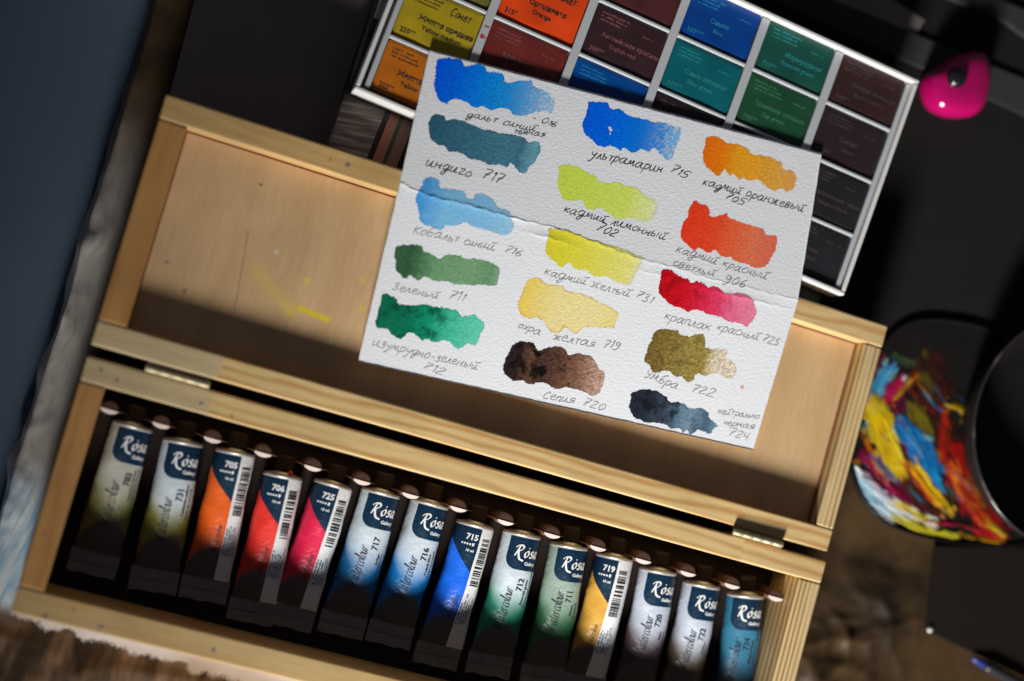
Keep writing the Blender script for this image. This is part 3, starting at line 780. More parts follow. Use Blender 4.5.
def ptsz(o, pts): return [(o[0] + x / 6.3625, o[1] + y / 6.3625) for x, y in pts]
SW = [
 dict(n='cobalt', dry=0.8, o=(420,45), p=[(105,100),(150,85),(215,85),(265,100),(285,130),(335,125),(375,120),(410,135),(430,165),(470,170),(520,185),(545,235),(600,232),(660,222),(715,228),(720,260),(760,275),(800,295),(835,320),(855,360),(850,420),(830,440),(800,420),(760,425),(700,440),(650,450),(600,445),(560,415),(500,405),(450,415),(400,395),(330,395),(300,370),(250,350),(205,345),(170,375),(130,355),(95,300),(90,220),(100,160)],
      c=[(0,(0,78,218)),(.2,(0,98,226)),(.42,(4,124,228)),(.62,(20,142,222)),(.8,(65,155,220)),(.95,(125,180,220))], edge=.45, gran=.5, soft=.25),
 dict(n='indigo', dry=0.25, o=(395,105), p=[(235,65),(270,55),(310,70),(330,95),(390,85),(450,105),(500,130),(560,150),(640,170),(700,185),(780,190),(830,210),(850,235),(900,230),(928,260),(915,310),(890,370),(855,400),(835,435),(795,430),(735,372),(715,398),(660,385),(590,375),(530,355),(470,340),(430,315),(385,300),(345,300),(320,265),(270,250),(230,215),(213,160),(220,100)],
      c=[(0,(40,84,106)),(.3,(50,98,118)),(.7,(62,116,136)),(.84,(52,106,128)),(.92,(92,150,168)),(1,(86,144,162))], edge=.95, gran=.5, soft=.15),
 dict(n='ultramarine', dry=0.8, o=(570,85), p=[(125,105),(180,110),(235,112),(265,150),(315,155),(360,180),(420,210),(490,215),(520,235),(590,240),(660,265),(700,270),(708,310),(690,370),(665,420),(640,475),(615,480),(580,445),(535,405),(500,420),(455,410),(400,430),(345,400),(320,420),(265,385),(220,400),(170,375),(115,335),(85,290),(78,235),(100,190),(110,140)],
      c=[(0,(0,84,214)),(.3,(0,96,222)),(.6,(2,112,224)),(.8,(35,130,220)),(.95,(95,165,220))], edge=.3, gran=.45, soft=.15, hole=(255,275)),
 dict(n='orange', dry=0.45, o=(670,120), p=[(230,115),(285,100),(330,120),(365,150),(420,150),(490,180),(525,215),(590,225),(660,245),(705,270),(725,305),(770,320),(800,350),(800,400),(780,440),(745,452),(700,435),(670,455),(630,440),(590,410),(560,385),(500,390),(470,370),(440,375),(400,345),(385,352),(345,320),(315,358),(280,335),(240,310),(215,265),(208,215),(225,160)],
      c=[(0,(240,95,10)),(.2,(242,105,10)),(.35,(245,135,25)),(.8,(246,145,45)),(1,(246,140,40))], edge=.25, gran=.3, soft=.15),
 dict(n='pale_cobalt', o=(390,165), p=[(215,85),(270,75),(320,95),(325,135),(380,150),(465,160),(490,205),(520,205),(550,180),(600,180),(660,215),(690,270),(760,285),(780,320),(775,345),(790,380),(770,440),(710,445),(650,430),(590,410),(520,400),(480,375),(430,395),(370,390),(320,420),(260,395),(200,380),(180,320),(162,240),(170,180),(200,130)],
      c=[(0,(60,150,225)),(.1,(85,165,228)),(.3,(125,190,232)),(.7,(130,190,228)),(1,(150,200,230))], edge=.08, gran=.25, soft=.9),
 dict(n='lemon', o=(530,155), p=[(185,70),(240,60),(290,70),(350,100),(415,130),(440,165),(500,175),(560,170),(620,195),(690,205),(730,245),(780,260),(830,300),(820,350),(795,400),(770,430),(710,430),(660,410),(610,400),(570,415),(520,390),(480,360),(440,335),(400,355),(350,330),(330,290),(270,295),(215,290),(185,230),(172,180),(180,120)],
      c=[(0,(196,216,76)),(.3,(200,219,84)),(.7,(208,222,104)),(.88,(220,228,150)),(1,(222,226,190))], edge=.12, gran=.2, soft=.3, softr=2.2),
 dict(n='vermilion', dry=0.35, o=(650,190), p=[(285,70),(320,85),(355,95),(380,130),(385,165),(430,165),(490,145),(505,180),(560,195),(600,210),(660,225),(720,245),(740,280),(805,290),(810,320),(800,370),(775,430),(745,480),(700,495),(650,490),(600,470),(545,455),(510,425),(490,432),(450,415),(415,385),(370,400),(310,370),(280,385),(230,345),(205,310),(192,270),(210,210),(240,170),(250,110)],
      c=[(0,(238,50,25)),(.35,(240,65,35)),(.5,(242,85,50)),(.75,(244,105,70)),(1,(240,85,55))], edge=.2, gran=.3, soft=.25),
 dict(n='dull_green', o=(365,230), p=[(220,95),(280,90),(350,100),(375,130),(430,150),(465,180),(520,155),(590,160),(640,180),(700,180),(760,190),(820,210),(855,245),(850,300),(835,345),(800,360),(740,350),(680,355),(620,350),(560,345),(500,330),(440,325),(380,300),(345,325),(310,310),(285,290),(265,312),(225,290),(190,245),(200,210),(185,170),(195,120)],
      c=[(0,(60,98,68)),(.15,(52,92,62)),(.25,(72,115,80)),(.4,(110,155,112)),(.75,(120,162,122)),(.9,(105,150,110)),(1,(125,165,130))], edge=.12, gran=.4, soft=.5),
 dict(n='emerald', o=(355,280), p=[(165,105),(195,90),(240,105),(265,125),(275,150),(330,155),(385,165),(440,150),(490,165),(560,175),(600,185),(640,190),(675,230),(715,230),(740,218),(785,235),(822,290),(800,340),(770,415),(715,405),(690,428),(645,435),(600,400),(560,385),(500,395),(460,375),(425,385),(380,345),(330,340),(290,375),(240,345),(200,310),(135,300),(140,240),(155,180)],
      c=[(0,(8,105,75)),(.15,(8,110,80)),(.35,(8,118,88)),(.5,(15,150,112)),(.68,(65,188,155)),(1,(105,208,180))], edge=.5, gran=.4, soft=.15, blot=.75),
 dict(n='cadmium_yellow', o=(520,215), p=[(180,85),(230,85),(300,100),(380,130),(450,160),(510,170),(560,190),(630,200),(700,225),(770,250),(800,290),(780,330),(740,400),(700,460),(640,440),(600,420),(545,390),(490,395),(450,375),(400,350),(350,345),(310,310),(270,335),(220,300),(165,245),(165,180),(180,130)],
      c=[(0,(216,206,48)),(.3,(218,212,62)),(.65,(220,216,98)),(.85,(224,220,125)),(1,(226,224,190))], edge=.12, gran=.2, soft=.3, softr=2.4),
 dict(n='ochre', o=(500,265), p=[(175,95),(215,75),(250,85),(280,110),(320,125),(395,130),(420,165),(490,172),(550,195),(600,220),(650,240),(700,265),(745,295),(755,330),(735,380),(715,410),(690,395),(640,400),(580,395),(530,405),(490,435),(445,420),(405,385),(385,425),(350,430),(310,410),(285,370),(240,335),(180,340),(125,295),(110,245),(140,190),(155,130)],
      c=[(0,(234,204,88)),(.15,(234,210,115)),(.35,(234,218,150)),(.7,(234,221,158)),(1,(232,216,140))], edge=.55, gran=.25, soft=.15, edgecol=(215,165,40)),
 dict(n='sepia', o=(485,325), p=[(190,115),(250,103),(300,110),(330,150),(350,160),(400,140),(480,138),(520,165),(530,190),(590,185),(650,190),(690,215),(715,265),(760,300),(755,360),(725,435),(690,450),(640,430),(590,415),(540,400),(490,405),(450,410),(410,385),(370,365),(330,365),(290,378),(230,355),(180,355),(130,320),(110,280),(130,210),(160,150)],
      c=[(0,(40,30,30)),(.14,(44,32,32)),(.24,(95,65,50)),(.38,(70,48,42)),(.52,(90,62,48)),(.7,(120,85,66)),(.85,(165,130,110)),(1,(185,155,138))], edge=.35, gran=1.0, soft=.15, blot=1.0),
 dict(n='madder', o=(640,255), p=[(140,95),(190,95),(220,115),(270,145),(300,150),(320,175),(370,170),(405,180),(430,200),(490,205),(530,235),(580,250),(640,243),(690,255),(725,290),(742,350),(735,385),(710,430),(680,455),(640,435),(590,435),(540,410),(490,385),(440,385),(390,355),(340,352),(300,360),(265,345),(245,325),(215,330),(170,295),(130,255),(118,215),(130,160)],
      c=[(0,(190,8,22)),(.25,(200,15,30)),(.42,(212,30,60)),(.6,(222,60,100)),(.78,(228,110,145)),(1,(228,130,158))], edge=.4, gran=.4, soft=.15, blot=.5),
 dict(n='umber', o=(610,320), p=[(290,70),(345,50),(390,65),(430,60),(450,95),(500,105),(550,90),(595,95),(605,140),(620,180),(690,180),(745,195),(745,240),(790,280),(805,320),(785,370),(740,365),(690,340),(640,345),(600,358),(550,345),(535,380),(505,400),(475,385),(460,355),(420,360),(385,335),(340,325),(310,340),(265,325),(245,285),(215,255),(235,190),(260,130)],
      c=[(0,(112,92,48)),(.2,(128,108,52)),(.45,(148,130,68)),(.62,(150,130,62)),(.68,(190,172,125)),(.75,(214,202,178)),(1,(218,205,185))], edge=.25, gran=1.0, soft=.2, blot=.35),
 dict(n='neutral_black', o=(610,365), p=[(135,180),(180,160),(235,153),(290,160),(330,180),(365,205),(385,235),(430,235),(475,245),(495,280),(540,275),(590,275),(620,300),(640,345),(690,390),(660,400),(640,440),(590,425),(560,405),(515,440),(490,415),(465,430),(440,400),(390,412),(355,385),(310,370),(270,370),(230,370),(180,345),(145,320),(120,270),(130,225)],
      c=[(0,(34,38,48)),(.2,(38,44,56)),(.42,(58,72,88)),(.55,(85,112,132)),(.68,(115,142,160)),(.85,(70,98,122)),(1,(110,140,160))], edge=.45, gran=.55, soft=.15, blot=.8),
]
UPPER = ('cobalt', 'indigo', 'ultramarine', 'orange', 'lemon', 'vermilion')
KS = 1.18   # photographed swatch colour -> pigment colour on paper
def swatch_mat(d):
    KS = {'lemon': 1.2, 'cobalt': 1.3, 'orange': 1.6, 'vermilion': 1.5}.get(d['n'], 1.35) if d['n'] in UPPER else 1.08
    s = Sh('swatch_' + d['n']); p, h, nm = paper_bump(s, .17)
    u = s.attr('u'); e = s.attr('e'); v = s.attr('v')
    n1 = s.noise(p, .28, 4, .6); n2 = s.noise(p, 1.3, 3, .6); n3 = s.noise(s.vmath('ADD', p, (31, 7, 0)), .19, 4, .6, .15)
    uu = s.math('ADD', u, s.math('MULTIPLY_ADD', n1, .22, -.11))
    stops = [(q, rgb(*cc, KS)) for q, cc in d['c']]
    c = s.ramp(uu, stops)
    # pigment settling in the hollows of the paper, back-runs, pooled edge
    g = s.math('MULTIPLY_ADD', s.math('SUBTRACT', h, .5), -2.0 * d['gran'], 1.); g = s.math('MULTIPLY', g, s.math('MULTIPLY_ADD', s.math('SUBTRACT', n2, .5), -1.3 * d['gran'], 1.))
    c = s.mix(1., c, s.comb(g, g, g), 'MULTIPLY')
    if d.get('blot'):
        dk = tuple(q * .28 for q in rgb(*d['c'][0][1], KS)[:3]) + (1,)
        wv = s.math('MULTIPLY', s.sstep(n3, .50, .66), s.sstep(u, .95, .45)); c = s.mix(s.math('MULTIPLY', wv, d['blot']), c, dk)
        c = s.mix(s.math('MULTIPLY', s.sstep(n3, .42, .25), .12 * d['blot']), c, stops[-1][1])
    ee = s.math('MULTIPLY_ADD', s.math('SUBTRACT', n2, .5), .35, e)
    ed = s.math('SUBTRACT', 1., s.sstep(ee, .05, .75))
    if d.get('edgecol'): c = s.mix(s.math('MULTIPLY', ed, .9 * d['edge'] + .25), c, rgb(*d['edgecol'], KS))
    else:
        k = s.math('MULTIPLY_ADD', ed, -.42 * d['edge'], 1.); c = s.mix(1., c, s.comb(k, k, k), 'MULTIPLY')
    sf = d['soft']
    if d.get('softr'): sf = s.math('MULTIPLY_ADD', s.sstep(u, .65, 1.), d['softr'], d['soft'])
    ea = s.math('MULTIPLY_ADD', s.math('SUBTRACT', n2, .5), 1.5, e); ea = s.math('MULTIPLY_ADD', s.math('SUBTRACT', n1, .5), 2.4, ea)
    al = s.sstep(ea, 0., sf)
    if d.get('dry'): al = s.math('MULTIPLY', al, s.math('SUBTRACT', 1., s.math('MULTIPLY', s.math('MULTIPLY', s.sstep(s.math('MULTIPLY_ADD', n2, .35, h), .60, .74), s.sstep(u, .45, 1.)), d['dry'])))
    return s.done(c, .8, nm, spec=.08, alpha=al)
NAMES = {}
for d in SW:
    P = [on_card(*q)[:2] for q in ptsz(d['o'], d['p'])]
    P = np.array(catmull(P, 4, True))
    ctr = P.mean(0); ax = at(700, 400, 0)[:2] - at(620, 378, 0)[:2]; ax /= np.linalg.norm(ax); ay = np.array([-ax[1], ax[0]])
    lu = (P - ctr) @ ax; lv = (P - ctr) @ ay
    h = .42
    us = np.arange(lu.min() - 1, lu.max() + 1 + h, h); vs = np.arange(lv.min() - 1, lv.max() + 1 + h, h)
    UU, VV = np.meshgrid(us, vs); Q = np.stack([UU.ravel(), VV.ravel()], 1)
    A = np.stack([lu, lv], 1); B = np.roll(A, -1, 0); AB = B - A
    tt = np.clip(((Q[:, None] - A) * AB).sum(2) / np.maximum((AB ** 2).sum(1), 1e-9), 0, 1)
    dist = np.sqrt((((A + tt[..., None] * AB) - Q[:, None]) ** 2).sum(2)).min(1)
    ins = np.zeros(len(Q), bool)
    for (x1, y1), (x2, y2) in zip(A, B):
        cnd = ((y1 > Q[:, 1]) != (y2 > Q[:, 1])); xi = (x2 - x1) * (Q[:, 1] - y1) / ((y2 - y1) if abs(y2 - y1) > 1e-9 else 1e-9) + x1
        ins ^= cnd & (Q[:, 0] < xi)
    e = np.where(ins, dist, -dist)
    if d.get('hole'):
        hx = on_card(d['o'][0] + d['hole'][0] / 6.3625, d['o'][1] + d['hole'][1] / 6.3625)[:2] - ctr
        for ox, oy, rr in ((0, .15, .75), (.55, -.55, .65), (.75, -2.2, .4)):
            e = np.minimum(e, np.hypot(Q[:, 0] - hx @ ax - ox, Q[:, 1] - hx @ ay - oy) - rr + .2)
    u = (Q[:, 0] - lu.min()) / (lu.max() - lu.min()); v = (Q[:, 1] - lv.min()) / (lv.max() - lv.min())
    XY = ctr + Q[:, :1] * ax + Q[:, 1:] * ay
    Vw = [(x, y, card_z(x, y) + .022 + .07 * math.exp(-abs(y - crease(x)) / 2.5) + .05 * facet(x) * math.exp(-abs(y - crease(x) + 4.6) / 1.5)) for x, y in XY]
    nx_ = len(us); F_ = []
    for j in range(len(vs) - 1):
        for i in range(nx_ - 1):
            q = j * nx_ + i
            if max(e[q], e[q + 1], e[q + nx_], e[q + nx_ + 1]) > -.45: F_.append((q, q + 1, q + nx_ + 1, q + nx_))
    used = sorted({i for f in F_ for i in f}); rm = {o: i for i, o in enumerate(used)}
    mesh('paint_swatch', [Vw[i] for i in used], [[rm[i] for i in f] for f in F_], swatch_mat(d), card, card, smooth=True,
         attrs=dict(e=e[used], u=u[used], v=v[used]))['label'] = {'cobalt': 'bright blue brush swatch in the top left corner', 'indigo': 'dark teal blue brush swatch', 'ultramarine': 'deep blue brush swatch with a small white hole', 'orange': 'orange brush swatch', 'pale_cobalt': 'pale sky blue swatch crossed by the crease', 'lemon': 'pale lemon green swatch', 'vermilion': 'vermilion red swatch', 'dull_green': 'soft grey green swatch', 'emerald': 'emerald green swatch with dark blots', 'cadmium_yellow': 'bright yellow swatch crossed by the crease', 'ochre': 'pale ochre swatch with a darker rim', 'sepia': 'mottled dark brown swatch', 'madder': 'crimson swatch fading to pink', 'umber': 'grainy olive brown swatch', 'neutral_black': 'blotchy blue black swatch'}[d['n']]
# small pink spot beside the umber swatch
q = on_card(742, 387)
mesh('paint_spot', [(q[0] + r * math.cos(k * .63) * .9, q[1] + r * math.sin(k * .63) * 1.2, card_z(q[0], q[1]) + .08) for k, r in enumerate([.9, .7, 1, .8, .6, .9, 1.1, .7, .8, 1.])], [tuple(range(10))], plain('pink_spot', (.85, .45, .36, 1), .8), card, card)

m_ink = plain('ink', (.035, .035, .045, 1), .6, var=.3, scale=.4)
m_ink2 = plain('thin_ink', (.27, .27, .29, 1), .6, var=.5, scale=.5)
WR = [  # text, start px, end px, x-height px, stroke half width px, ink
 ('дальт синий', (466, 116.5), (535, 132), 5., .62, 0), ('- 016', (531, 120), (556, 127.5), 4.6, .6, 0), ('темная', (513, 133), (545, 137), 4.2, .6, 0),
 ('индиго', (425, 165.5), (470.5, 177.5), 7., .72, 0), ('717', (480.5, 178), (502, 184), 7.5, .72, 0),
 ('ультрамарин', (589.5, 156.5), (662, 173), 6.6, .72, 0), ('715', (668, 171.5), (687, 180), 6.4, .68, 0),
 ('кадмий оранжевый', (702, 184.5), (803, 212), 6., .66, 0), ('705', (724, 198), (744, 206), 5.6, .66, 0),
 ('Кобальт синий', (412, 233), (494, 251), 6.2, .6, 1), ('716', (503, 251.5), (521, 257), 6., .6, 1),
 ('кадмий лимонный', (563, 211.5), (665, 240), 6., .62, 0), ('702', (595, 229), (615, 238), 7., .72, 0),
 ('кадмий красный', (675, 252), (766, 280), 6., .58, 1), ('светлый', (672, 265.5), (714, 277), 5.4, .55, 1), ('906', (722, 283), (745, 288), 7., .6, 1),
 ('Зеленый', (391, 289.5), (438, 299), 5.6, .55, 1), ('711', (447, 298.5), (464, 302), 6.6, .6, 1),
 ('изумрудно-зеленый', (372, 345), (477, 370), 6.2, .55, 1), ('712', (421, 367.5), (443, 375.5), 6., .55, 1),
 ('кадмий желтый', (543.5, 274.5), (629, 297.5), 6., .58, 1), ('731', (634, 297.5), (651, 304), 6.4, .6, 1),
 ('охра', (517, 328), (540, 335.5), 6.2, .6, 1), ('желтая', (552, 339), (594, 347.5), 6., .6, 1), ('719', (602, 347), (619, 350.5), 6.2, .6, 1),
 ('Сепия', (542, 398), (574, 404), 5.8, .6, 1), ('720', (581, 404.5), (604, 411), 6., .62, 1),
 ('краплак', (663.5, 319), (710, 331), 6., .58, 1), ('красный', (716, 330), (758, 341), 6., .58, 1), ('725', (761, 341), (778.5, 346), 6., .58, 1),
 ('Умбра', (643, 377), (677, 389), 6.4, .6, 1), ('722', (690, 391), (714, 397), 6.4, .6, 1),
 ('нейтрально', (717, 413.5), (759, 419), 4.6, .5, 1), ('черная', (722, 424), (754, 429.5), 4.8, .52, 1), ('724', (727, 435.5), (748, 440), 6., .55, 1)]
for text, a_, b_, xh, hwp, ink in WR:
    st, w_ = layout(text, G, .11, .22)
    if w_ <= 0: continue
    d = np.array(b_) - np.array(a_); k = np.linalg.norm(d) / w_; d = d / np.linalg.norm(d); nrm = np.array([d[1], -d[0]])
    def mp(x, y):
        px = np.array(a_) + d * x * k + nrm * y * xh * .88
        q = on_card(*px); return (q[0], q[1], q[2] + .07)
    v, f = ribbons(st, mp, hwp * .62 / ((k + xh) / 2), vary=.22, sub=4)
    mesh('handwriting', v, f, m_ink2 if ink else m_ink, sheet, card)

# =================================================================== PAN SET
PZ = .1
BLp = at(354, 89, PZ); PA = -math.radians(4.9)
PW, PH = 227.4, 100.8
pcos, psin = math.cos(PA), math.sin(PA)
def pw(x, y, z): return (BLp[0] + x * pcos - y * psin, BLp[1] + x * psin + y * pcos, z)
pset = thing('paint_set_box', 'white cardboard box with a grey insert for wrapped watercolour pans', 'paint set', (BLp[0], BLp[1], -13.5), PA)
m_card = plain('white_card', (.80, .79, .77, 1), .55, var=.06, scale=.1, bump=.1)
m_ins = plain('grey_insert', (.52, .55, .57, 1), .35, var=.06, scale=.1)
def pl(vf): return [(p[0], p[1], p[2] + 13.5) for p in vf[0]], vf[1]
def pbox(lo, hi, bev=0.): return pl(box_vf(lo, hi, bev))
BW = 1.9
for lo, hi in (((0, 0, -13.5), (PW, BW, PZ)), ((0, PH - BW, -13.5), (PW, PH, PZ)), ((0, BW, -13.5), (BW, PH - BW, PZ - .05)), ((PW - 2., BW, -13.5), (PW, PH - BW, PZ - .05))):
    v, f = pbox(lo, hi, .55)
    # the back and right walls stand a little proud of the insert and lean in
    v = [(q[0] - .46 * wr_, q[1] - .18 * wr_, q[2] + wr_) for q in v for wr_ in [(2.6 * min(1, max(0, q[1] - 4) / 60) if (lo[0] > 100 or lo[1] > 50) and q[2] > 5 else 0)]]
    mesh('rim_wall', v, f, m_card, pset, pset, local=True)
v, f = pbox((1.2, 1.2, -13.4), (PW - 1.2, PH - 1.2, -12.6)); mesh('box_bottom', v, f, m_card, pset, pset, local=True)
colx = [4.6, 41., 79.5, 116.3, 152.5, 188.7, 223.6]; rowy = [1.6, 26.3, 51.2, 75.7, 99.8]
IT = -.8
vfs = []
for i, cx in enumerate(colx):
    hw_ = 1.9 if 0 < i < 6 else 1.1
    vfs.append(pbox((cx - hw_, 2.7, -12.5), (cx + hw_, PH - 2.7, IT), .35))
v, f = join(*vfs); 
ins = mesh('pan_insert', v, f, m_ins, pset, pset, local=True)
vfs = []
for j in (1, 2, 3):
    for i in range(6):
        a = colx[i] + (1.9 if i else 1.1) - .1; b = colx[i + 1] - (1.9 if i < 5 else 1.1) + .1
        vfs.append(pbox((a, rowy[j] - .85, -12.5), (b, rowy[j] + .85, IT - .05), .55))
v, f = join(*vfs); mesh('pan_divider', v, f, m_ins, ins, pset, local=True)
# little red marks printed on the insert beside the red-brown pan
v, f = join(pbox((40.2, 45.2, IT + .01), (42.3, 45.9, IT + .05)), pbox((40., 40.2, IT + .01), (41.6, 42., IT + .05)), pbox((41.7, 40.6, IT + .01), (42.5, 41.3, IT + .05)))
mesh('red_print', v, f, plain('red_print', (.5, .04, .06, 1), .5), ins, pset, local=True)

EP = 1.15
PANS = {
 (0,1): ((105,104,48), 'dull olive yellow', None, None, None, 'd'),
 (0,2): ((172,150,30), 'mustard yellow', 'Желтая средняя', 'Yellow medium', '220**', 'd'),
 (0,3): ((185,104,22), 'amber orange', 'Желтая темная', 'Yellow deep', '222**', 'd'),
 (1,1): ((226,72,22), 'bright orange', 'Оранжевая', 'Orange', '315*', 'd'),
 (1,2): ((108,42,38), 'brick red', 'Красная светлая', '', '', 'r'),
 (2,0): ((78,38,40), 'dark maroon', None, None, None, 'r'),
 (2,1): ((54,34,38), 'blackish red brown', 'Английская красная', 'English red', '300**', 'r'),
 (2,2): ((0,72,148), 'royal blue', None, None, None, 'b'),
 (3,0): ((4,62,138), 'deep blue', 'Синяя', 'Blue', '503***', 'b'),
 (3,1): ((8,96,106), 'teal', 'Сине-зеленая', 'Blue green', '519**', 't'),
 (3,2): ((44,32,40), 'dark purple', None, None, None, 'k'),
 (4,0): ((24,78,68), 'dark sea green', 'Изумрудная', 'Emerald green', '713**', 't'),
 (4,1): ((30,74,50), 'forest green', 'Травяная зеленая', 'Sap green', '708**', 'g'),
 (4,2): ((36,32,34), 'black', None, None, None, 'k'),
 (5,0): ((54,34,34), 'dark brown', 'Умбра жженая', 'Burnt umber', '408**', 'k'),
 (5,1): ((44,34,36), 'brownish black', 'Сепия', 'Sepia', '413**', 'k'),
 (5,2): ((36,35,38), 'charcoal', 'Нейтральная черная', 'Neutral black', '805', 'k'),
 (5,3): ((38,37,41), 'greyish black', 'Сажа', 'Black', '801', 'k'),
}
PLAB = {(0,1): 'dull olive yellow pan cut by the top of the photo, above the mustard pan', (0,2): 'mustard yellow wrapped pan with black print, above the amber one', (0,3): 'amber orange wrapped pan in the lower left corner of the paint set',
 (1,1): 'bright orange wrapped pan with black print', (1,2): 'brick red wrapped pan just above the colour card', (2,0): 'dark maroon pan at the top edge, beside the deep blue pan', (2,1): 'blackish red brown pan between the orange and the teal pans',
 (2,2): 'royal blue pan half hidden by the colour card', (3,0): 'deep blue pan in the top row of the paint set', (3,1): 'teal wrapped pan with light turquoise print', (3,2): 'dark purple pan under the teal one, mostly covered by the card',
 (4,0): 'dark sea green pan in the top row of the paint set', (4,1): 'forest green pan directly under the sea green one', (4,2): 'sliver of black pan under the forest green one at the card edge',
 (5,0): 'dark brown pan in the top right corner of the paint set', (5,1): 'brownish black pan, second from the top in the right column', (5,2): 'charcoal pan, third from the top in the right column', (5,3): 'greyish black pan at the bottom of the right column'}
PRINT = {'d': (.05, .035, .025, 1), 'r': (.26, .10, .10, 1), 'b': (.02, .24, .46, 1), 't': (.03, .30, .31, 1), 'g': (.05, .24, .13, 1), 'k': (.085, .06, .06, 1)}
pm = {k: plain('pan_print_' + k, c, .5, var=.05) for k, c in PRINT.items()}
m_pan = plain('pan_plastic', (.30, .30, .30, 1), .4)
for (ci, rj), (pc, cw, ru, en, num, pk) in PANS.items():
    row = 3 - rj
    x0 = colx[ci] + (1.9 if ci else 1.1) + .35; x1 = colx[ci + 1] - (1.9 if ci < 5 else 1.1) - .35
    y0 = rowy[row] + (.85 if row else 1.2) + .4; y1 = rowy[row + 1] - .85 - .3
    wx, wy = x1 - x0, y1 - y0
    b = pw(x0, y0, -12.5)
    pan = thing('watercolour_pan', PLAB[(ci, rj)], 'paint pan', b, PA + math.radians(random.uniform(-.4, .4)), 'wrapped watercolour pans in the white box')
    ztop = 11.0 + random.uniform(-.2, .2)
    # wrapped pan: rounded block, top slightly sagging
    rc = 1.6; pts = []
    for (qx, qy, a0) in ((wx - rc, wy - rc, 0), (rc, wy - rc, 90), (rc, rc, 180), (wx - rc, rc, 270)):
        for k in range(6):
            a = math.radians(a0 + 90 * k / 5); pts.append((qx + rc * math.cos(a), qy + rc * math.sin(a)))
    v, f = poly_prism(pts, 0, ztop - .6, .3); mesh('pan_cup', v, f, m_pan, pan, pan, local=True)
    s = Sh('pan_wrapper_' + cw.replace(' ', '_')); p = s.obj_mm(); col_ = rgb(*pc, EP)
    k = s.math('MULTIPLY_ADD', s.noise(p, .08, 3), .5, .75); c = s.mix(1., col_, s.comb(k, k, k), 'MULTIPLY')
    mw = s.done(c, .38, s.bump(s.noise(p, .12, 2, .5), .15, .001), spec=.4)
    nxw, nyw = 26, 18; Vw, Fw = [], []
    def topz(x, y):
        ed = min(x, wx - x, y, wy - y); return ztop - .35 * math.exp(-ed / .5) - .12 * math.sin(x * .25 + ci) * math.sin(y * .3 + rj)
    for j in range(nyw + 1):
        for i in range(nxw + 1):
            x = wx * i / nxw; y = wy * j / nyw
            ccx = min(max(x, rc), wx - rc); ccy = min(max(y, rc), wy - rc); dd = math.hypot(x - ccx, y - ccy)
            if dd > rc: x = ccx + (x - ccx) * rc / dd; y = ccy + (y - ccy) * rc / dd
            Vw.append((x, y, topz(x, y)))
    per = [i for i in range(nxw + 1)] + [j * (nxw + 1) + nxw for j in range(1, nyw + 1)] + [nyw * (nxw + 1) + i for i in range(nxw - 1, -1, -1)] + [j * (nxw + 1) for j in range(nyw - 1, 0, -1)]
    for j in range(nyw):
        for i in range(nxw):
            q = j * (nxw + 1) + i; Fw.append((q, q + 1, q + nxw + 2, q + nxw + 1))
    o = len(Vw); Vw += [(Vw[q][0], Vw[q][1], ztop - 4) for q in per]
    for k in range(len(per)): Fw.append((per[k], o + k, o + (k + 1) % len(per), per[(k + 1) % len(per)]))
    wr = mesh('pan_wrapper', Vw, Fw, mw, pan, pan, local=True, smooth=False)
    def put(vf, x, y, name='printed_lettering'):
        mesh(name, [(p[0] + x, p[1] + y, topz(p[0] + x, p[1] + y) + .09) for p in vf[0]], vf[1], pm[pk], wr, pan, local=True)
    put(micro_vf(14, .95, 3, 1.6), 2.6, wy - 3.2, 'fine_print')
    if pk != 'd': put(micro_vf(7, .8, 1, 1.5), wx - 10, wy - 6, 'fine_print')
    if ru:
        bold = .04 if pk == 'd' else .012
        put(font_vf(ru, 3.0 if len(ru) < 16 else 2.75, bold), 5.6 if len(ru) > 15 else (8. if len(ru) > 10 else 11.), wy * .43)
        if en: put(font_vf(en, 2.75, bold * .6), 10.5 if len(en) > 7 else 13.5, wy * .43 - 3.6)
        if num: put(font_vf(num, 2.9, bold * .7), 2.4, 2.2)
    if pk == 'd':
        st, w_ = layout('Сонет', G, .03, .2)
        put(ribbons(st, lambda x, y: (x * 2.2, y * 2.2, 0), .09), wx - 13.5, wy - 6.2, 'script_lettering')

# printed carton sleeve under the paint set
ct = thing('printed_carton', 'brown and grey striped printed carton under the white paint set', 'carton', (67, 109, -31.5), math.radians(-2))
s = Sh('carton_print'); p = s.obj_mm(); x, y, z = s.sep(p)
str_ = s.noise(s.comb(s.math('MULTIPLY', x, .03), s.math('MULTIPLY_ADD', x, -.06, s.math('MULTIPLY', y, .42)), 0.), 1., 3, .6)
c = s.mix(s.sstep(str_, .4, .7), (.16, .12, .10, 1), (.60, .50, .44, 1))
for xa, col_ in ((16.8, (.02, .015, .015, 1)), (19.2, (.55, .20, .13, 1)), (23.2, (.07, .09, .06, 1)), (25., (.36, .20, .14, 1)), (29.5, (.02, .015, .015, 1))):
    c = s.mix(s.math('GREATER_THAN', s.math('MULTIPLY_ADD', y, -.06, x), xa), c, col_)
dk = s.sstep(y, 16., 26.)
c = s.mix(dk, c, (.03, .024, .022, 1))
pale_ = s.math('MULTIPLY', s.math('GREATER_THAN', y, 56.), s.math('GREATER_THAN', x, 1.5))
c = s.mix(pale_, c, (.5, .5, .4, 1))
m_cart = s.done(c, .4, spec=.5)
v, f = box_vf((0, 0, 0), (225, 92, 17.6), .5); mesh('carton_body', v, f, m_cart, ct, ct, local=True)

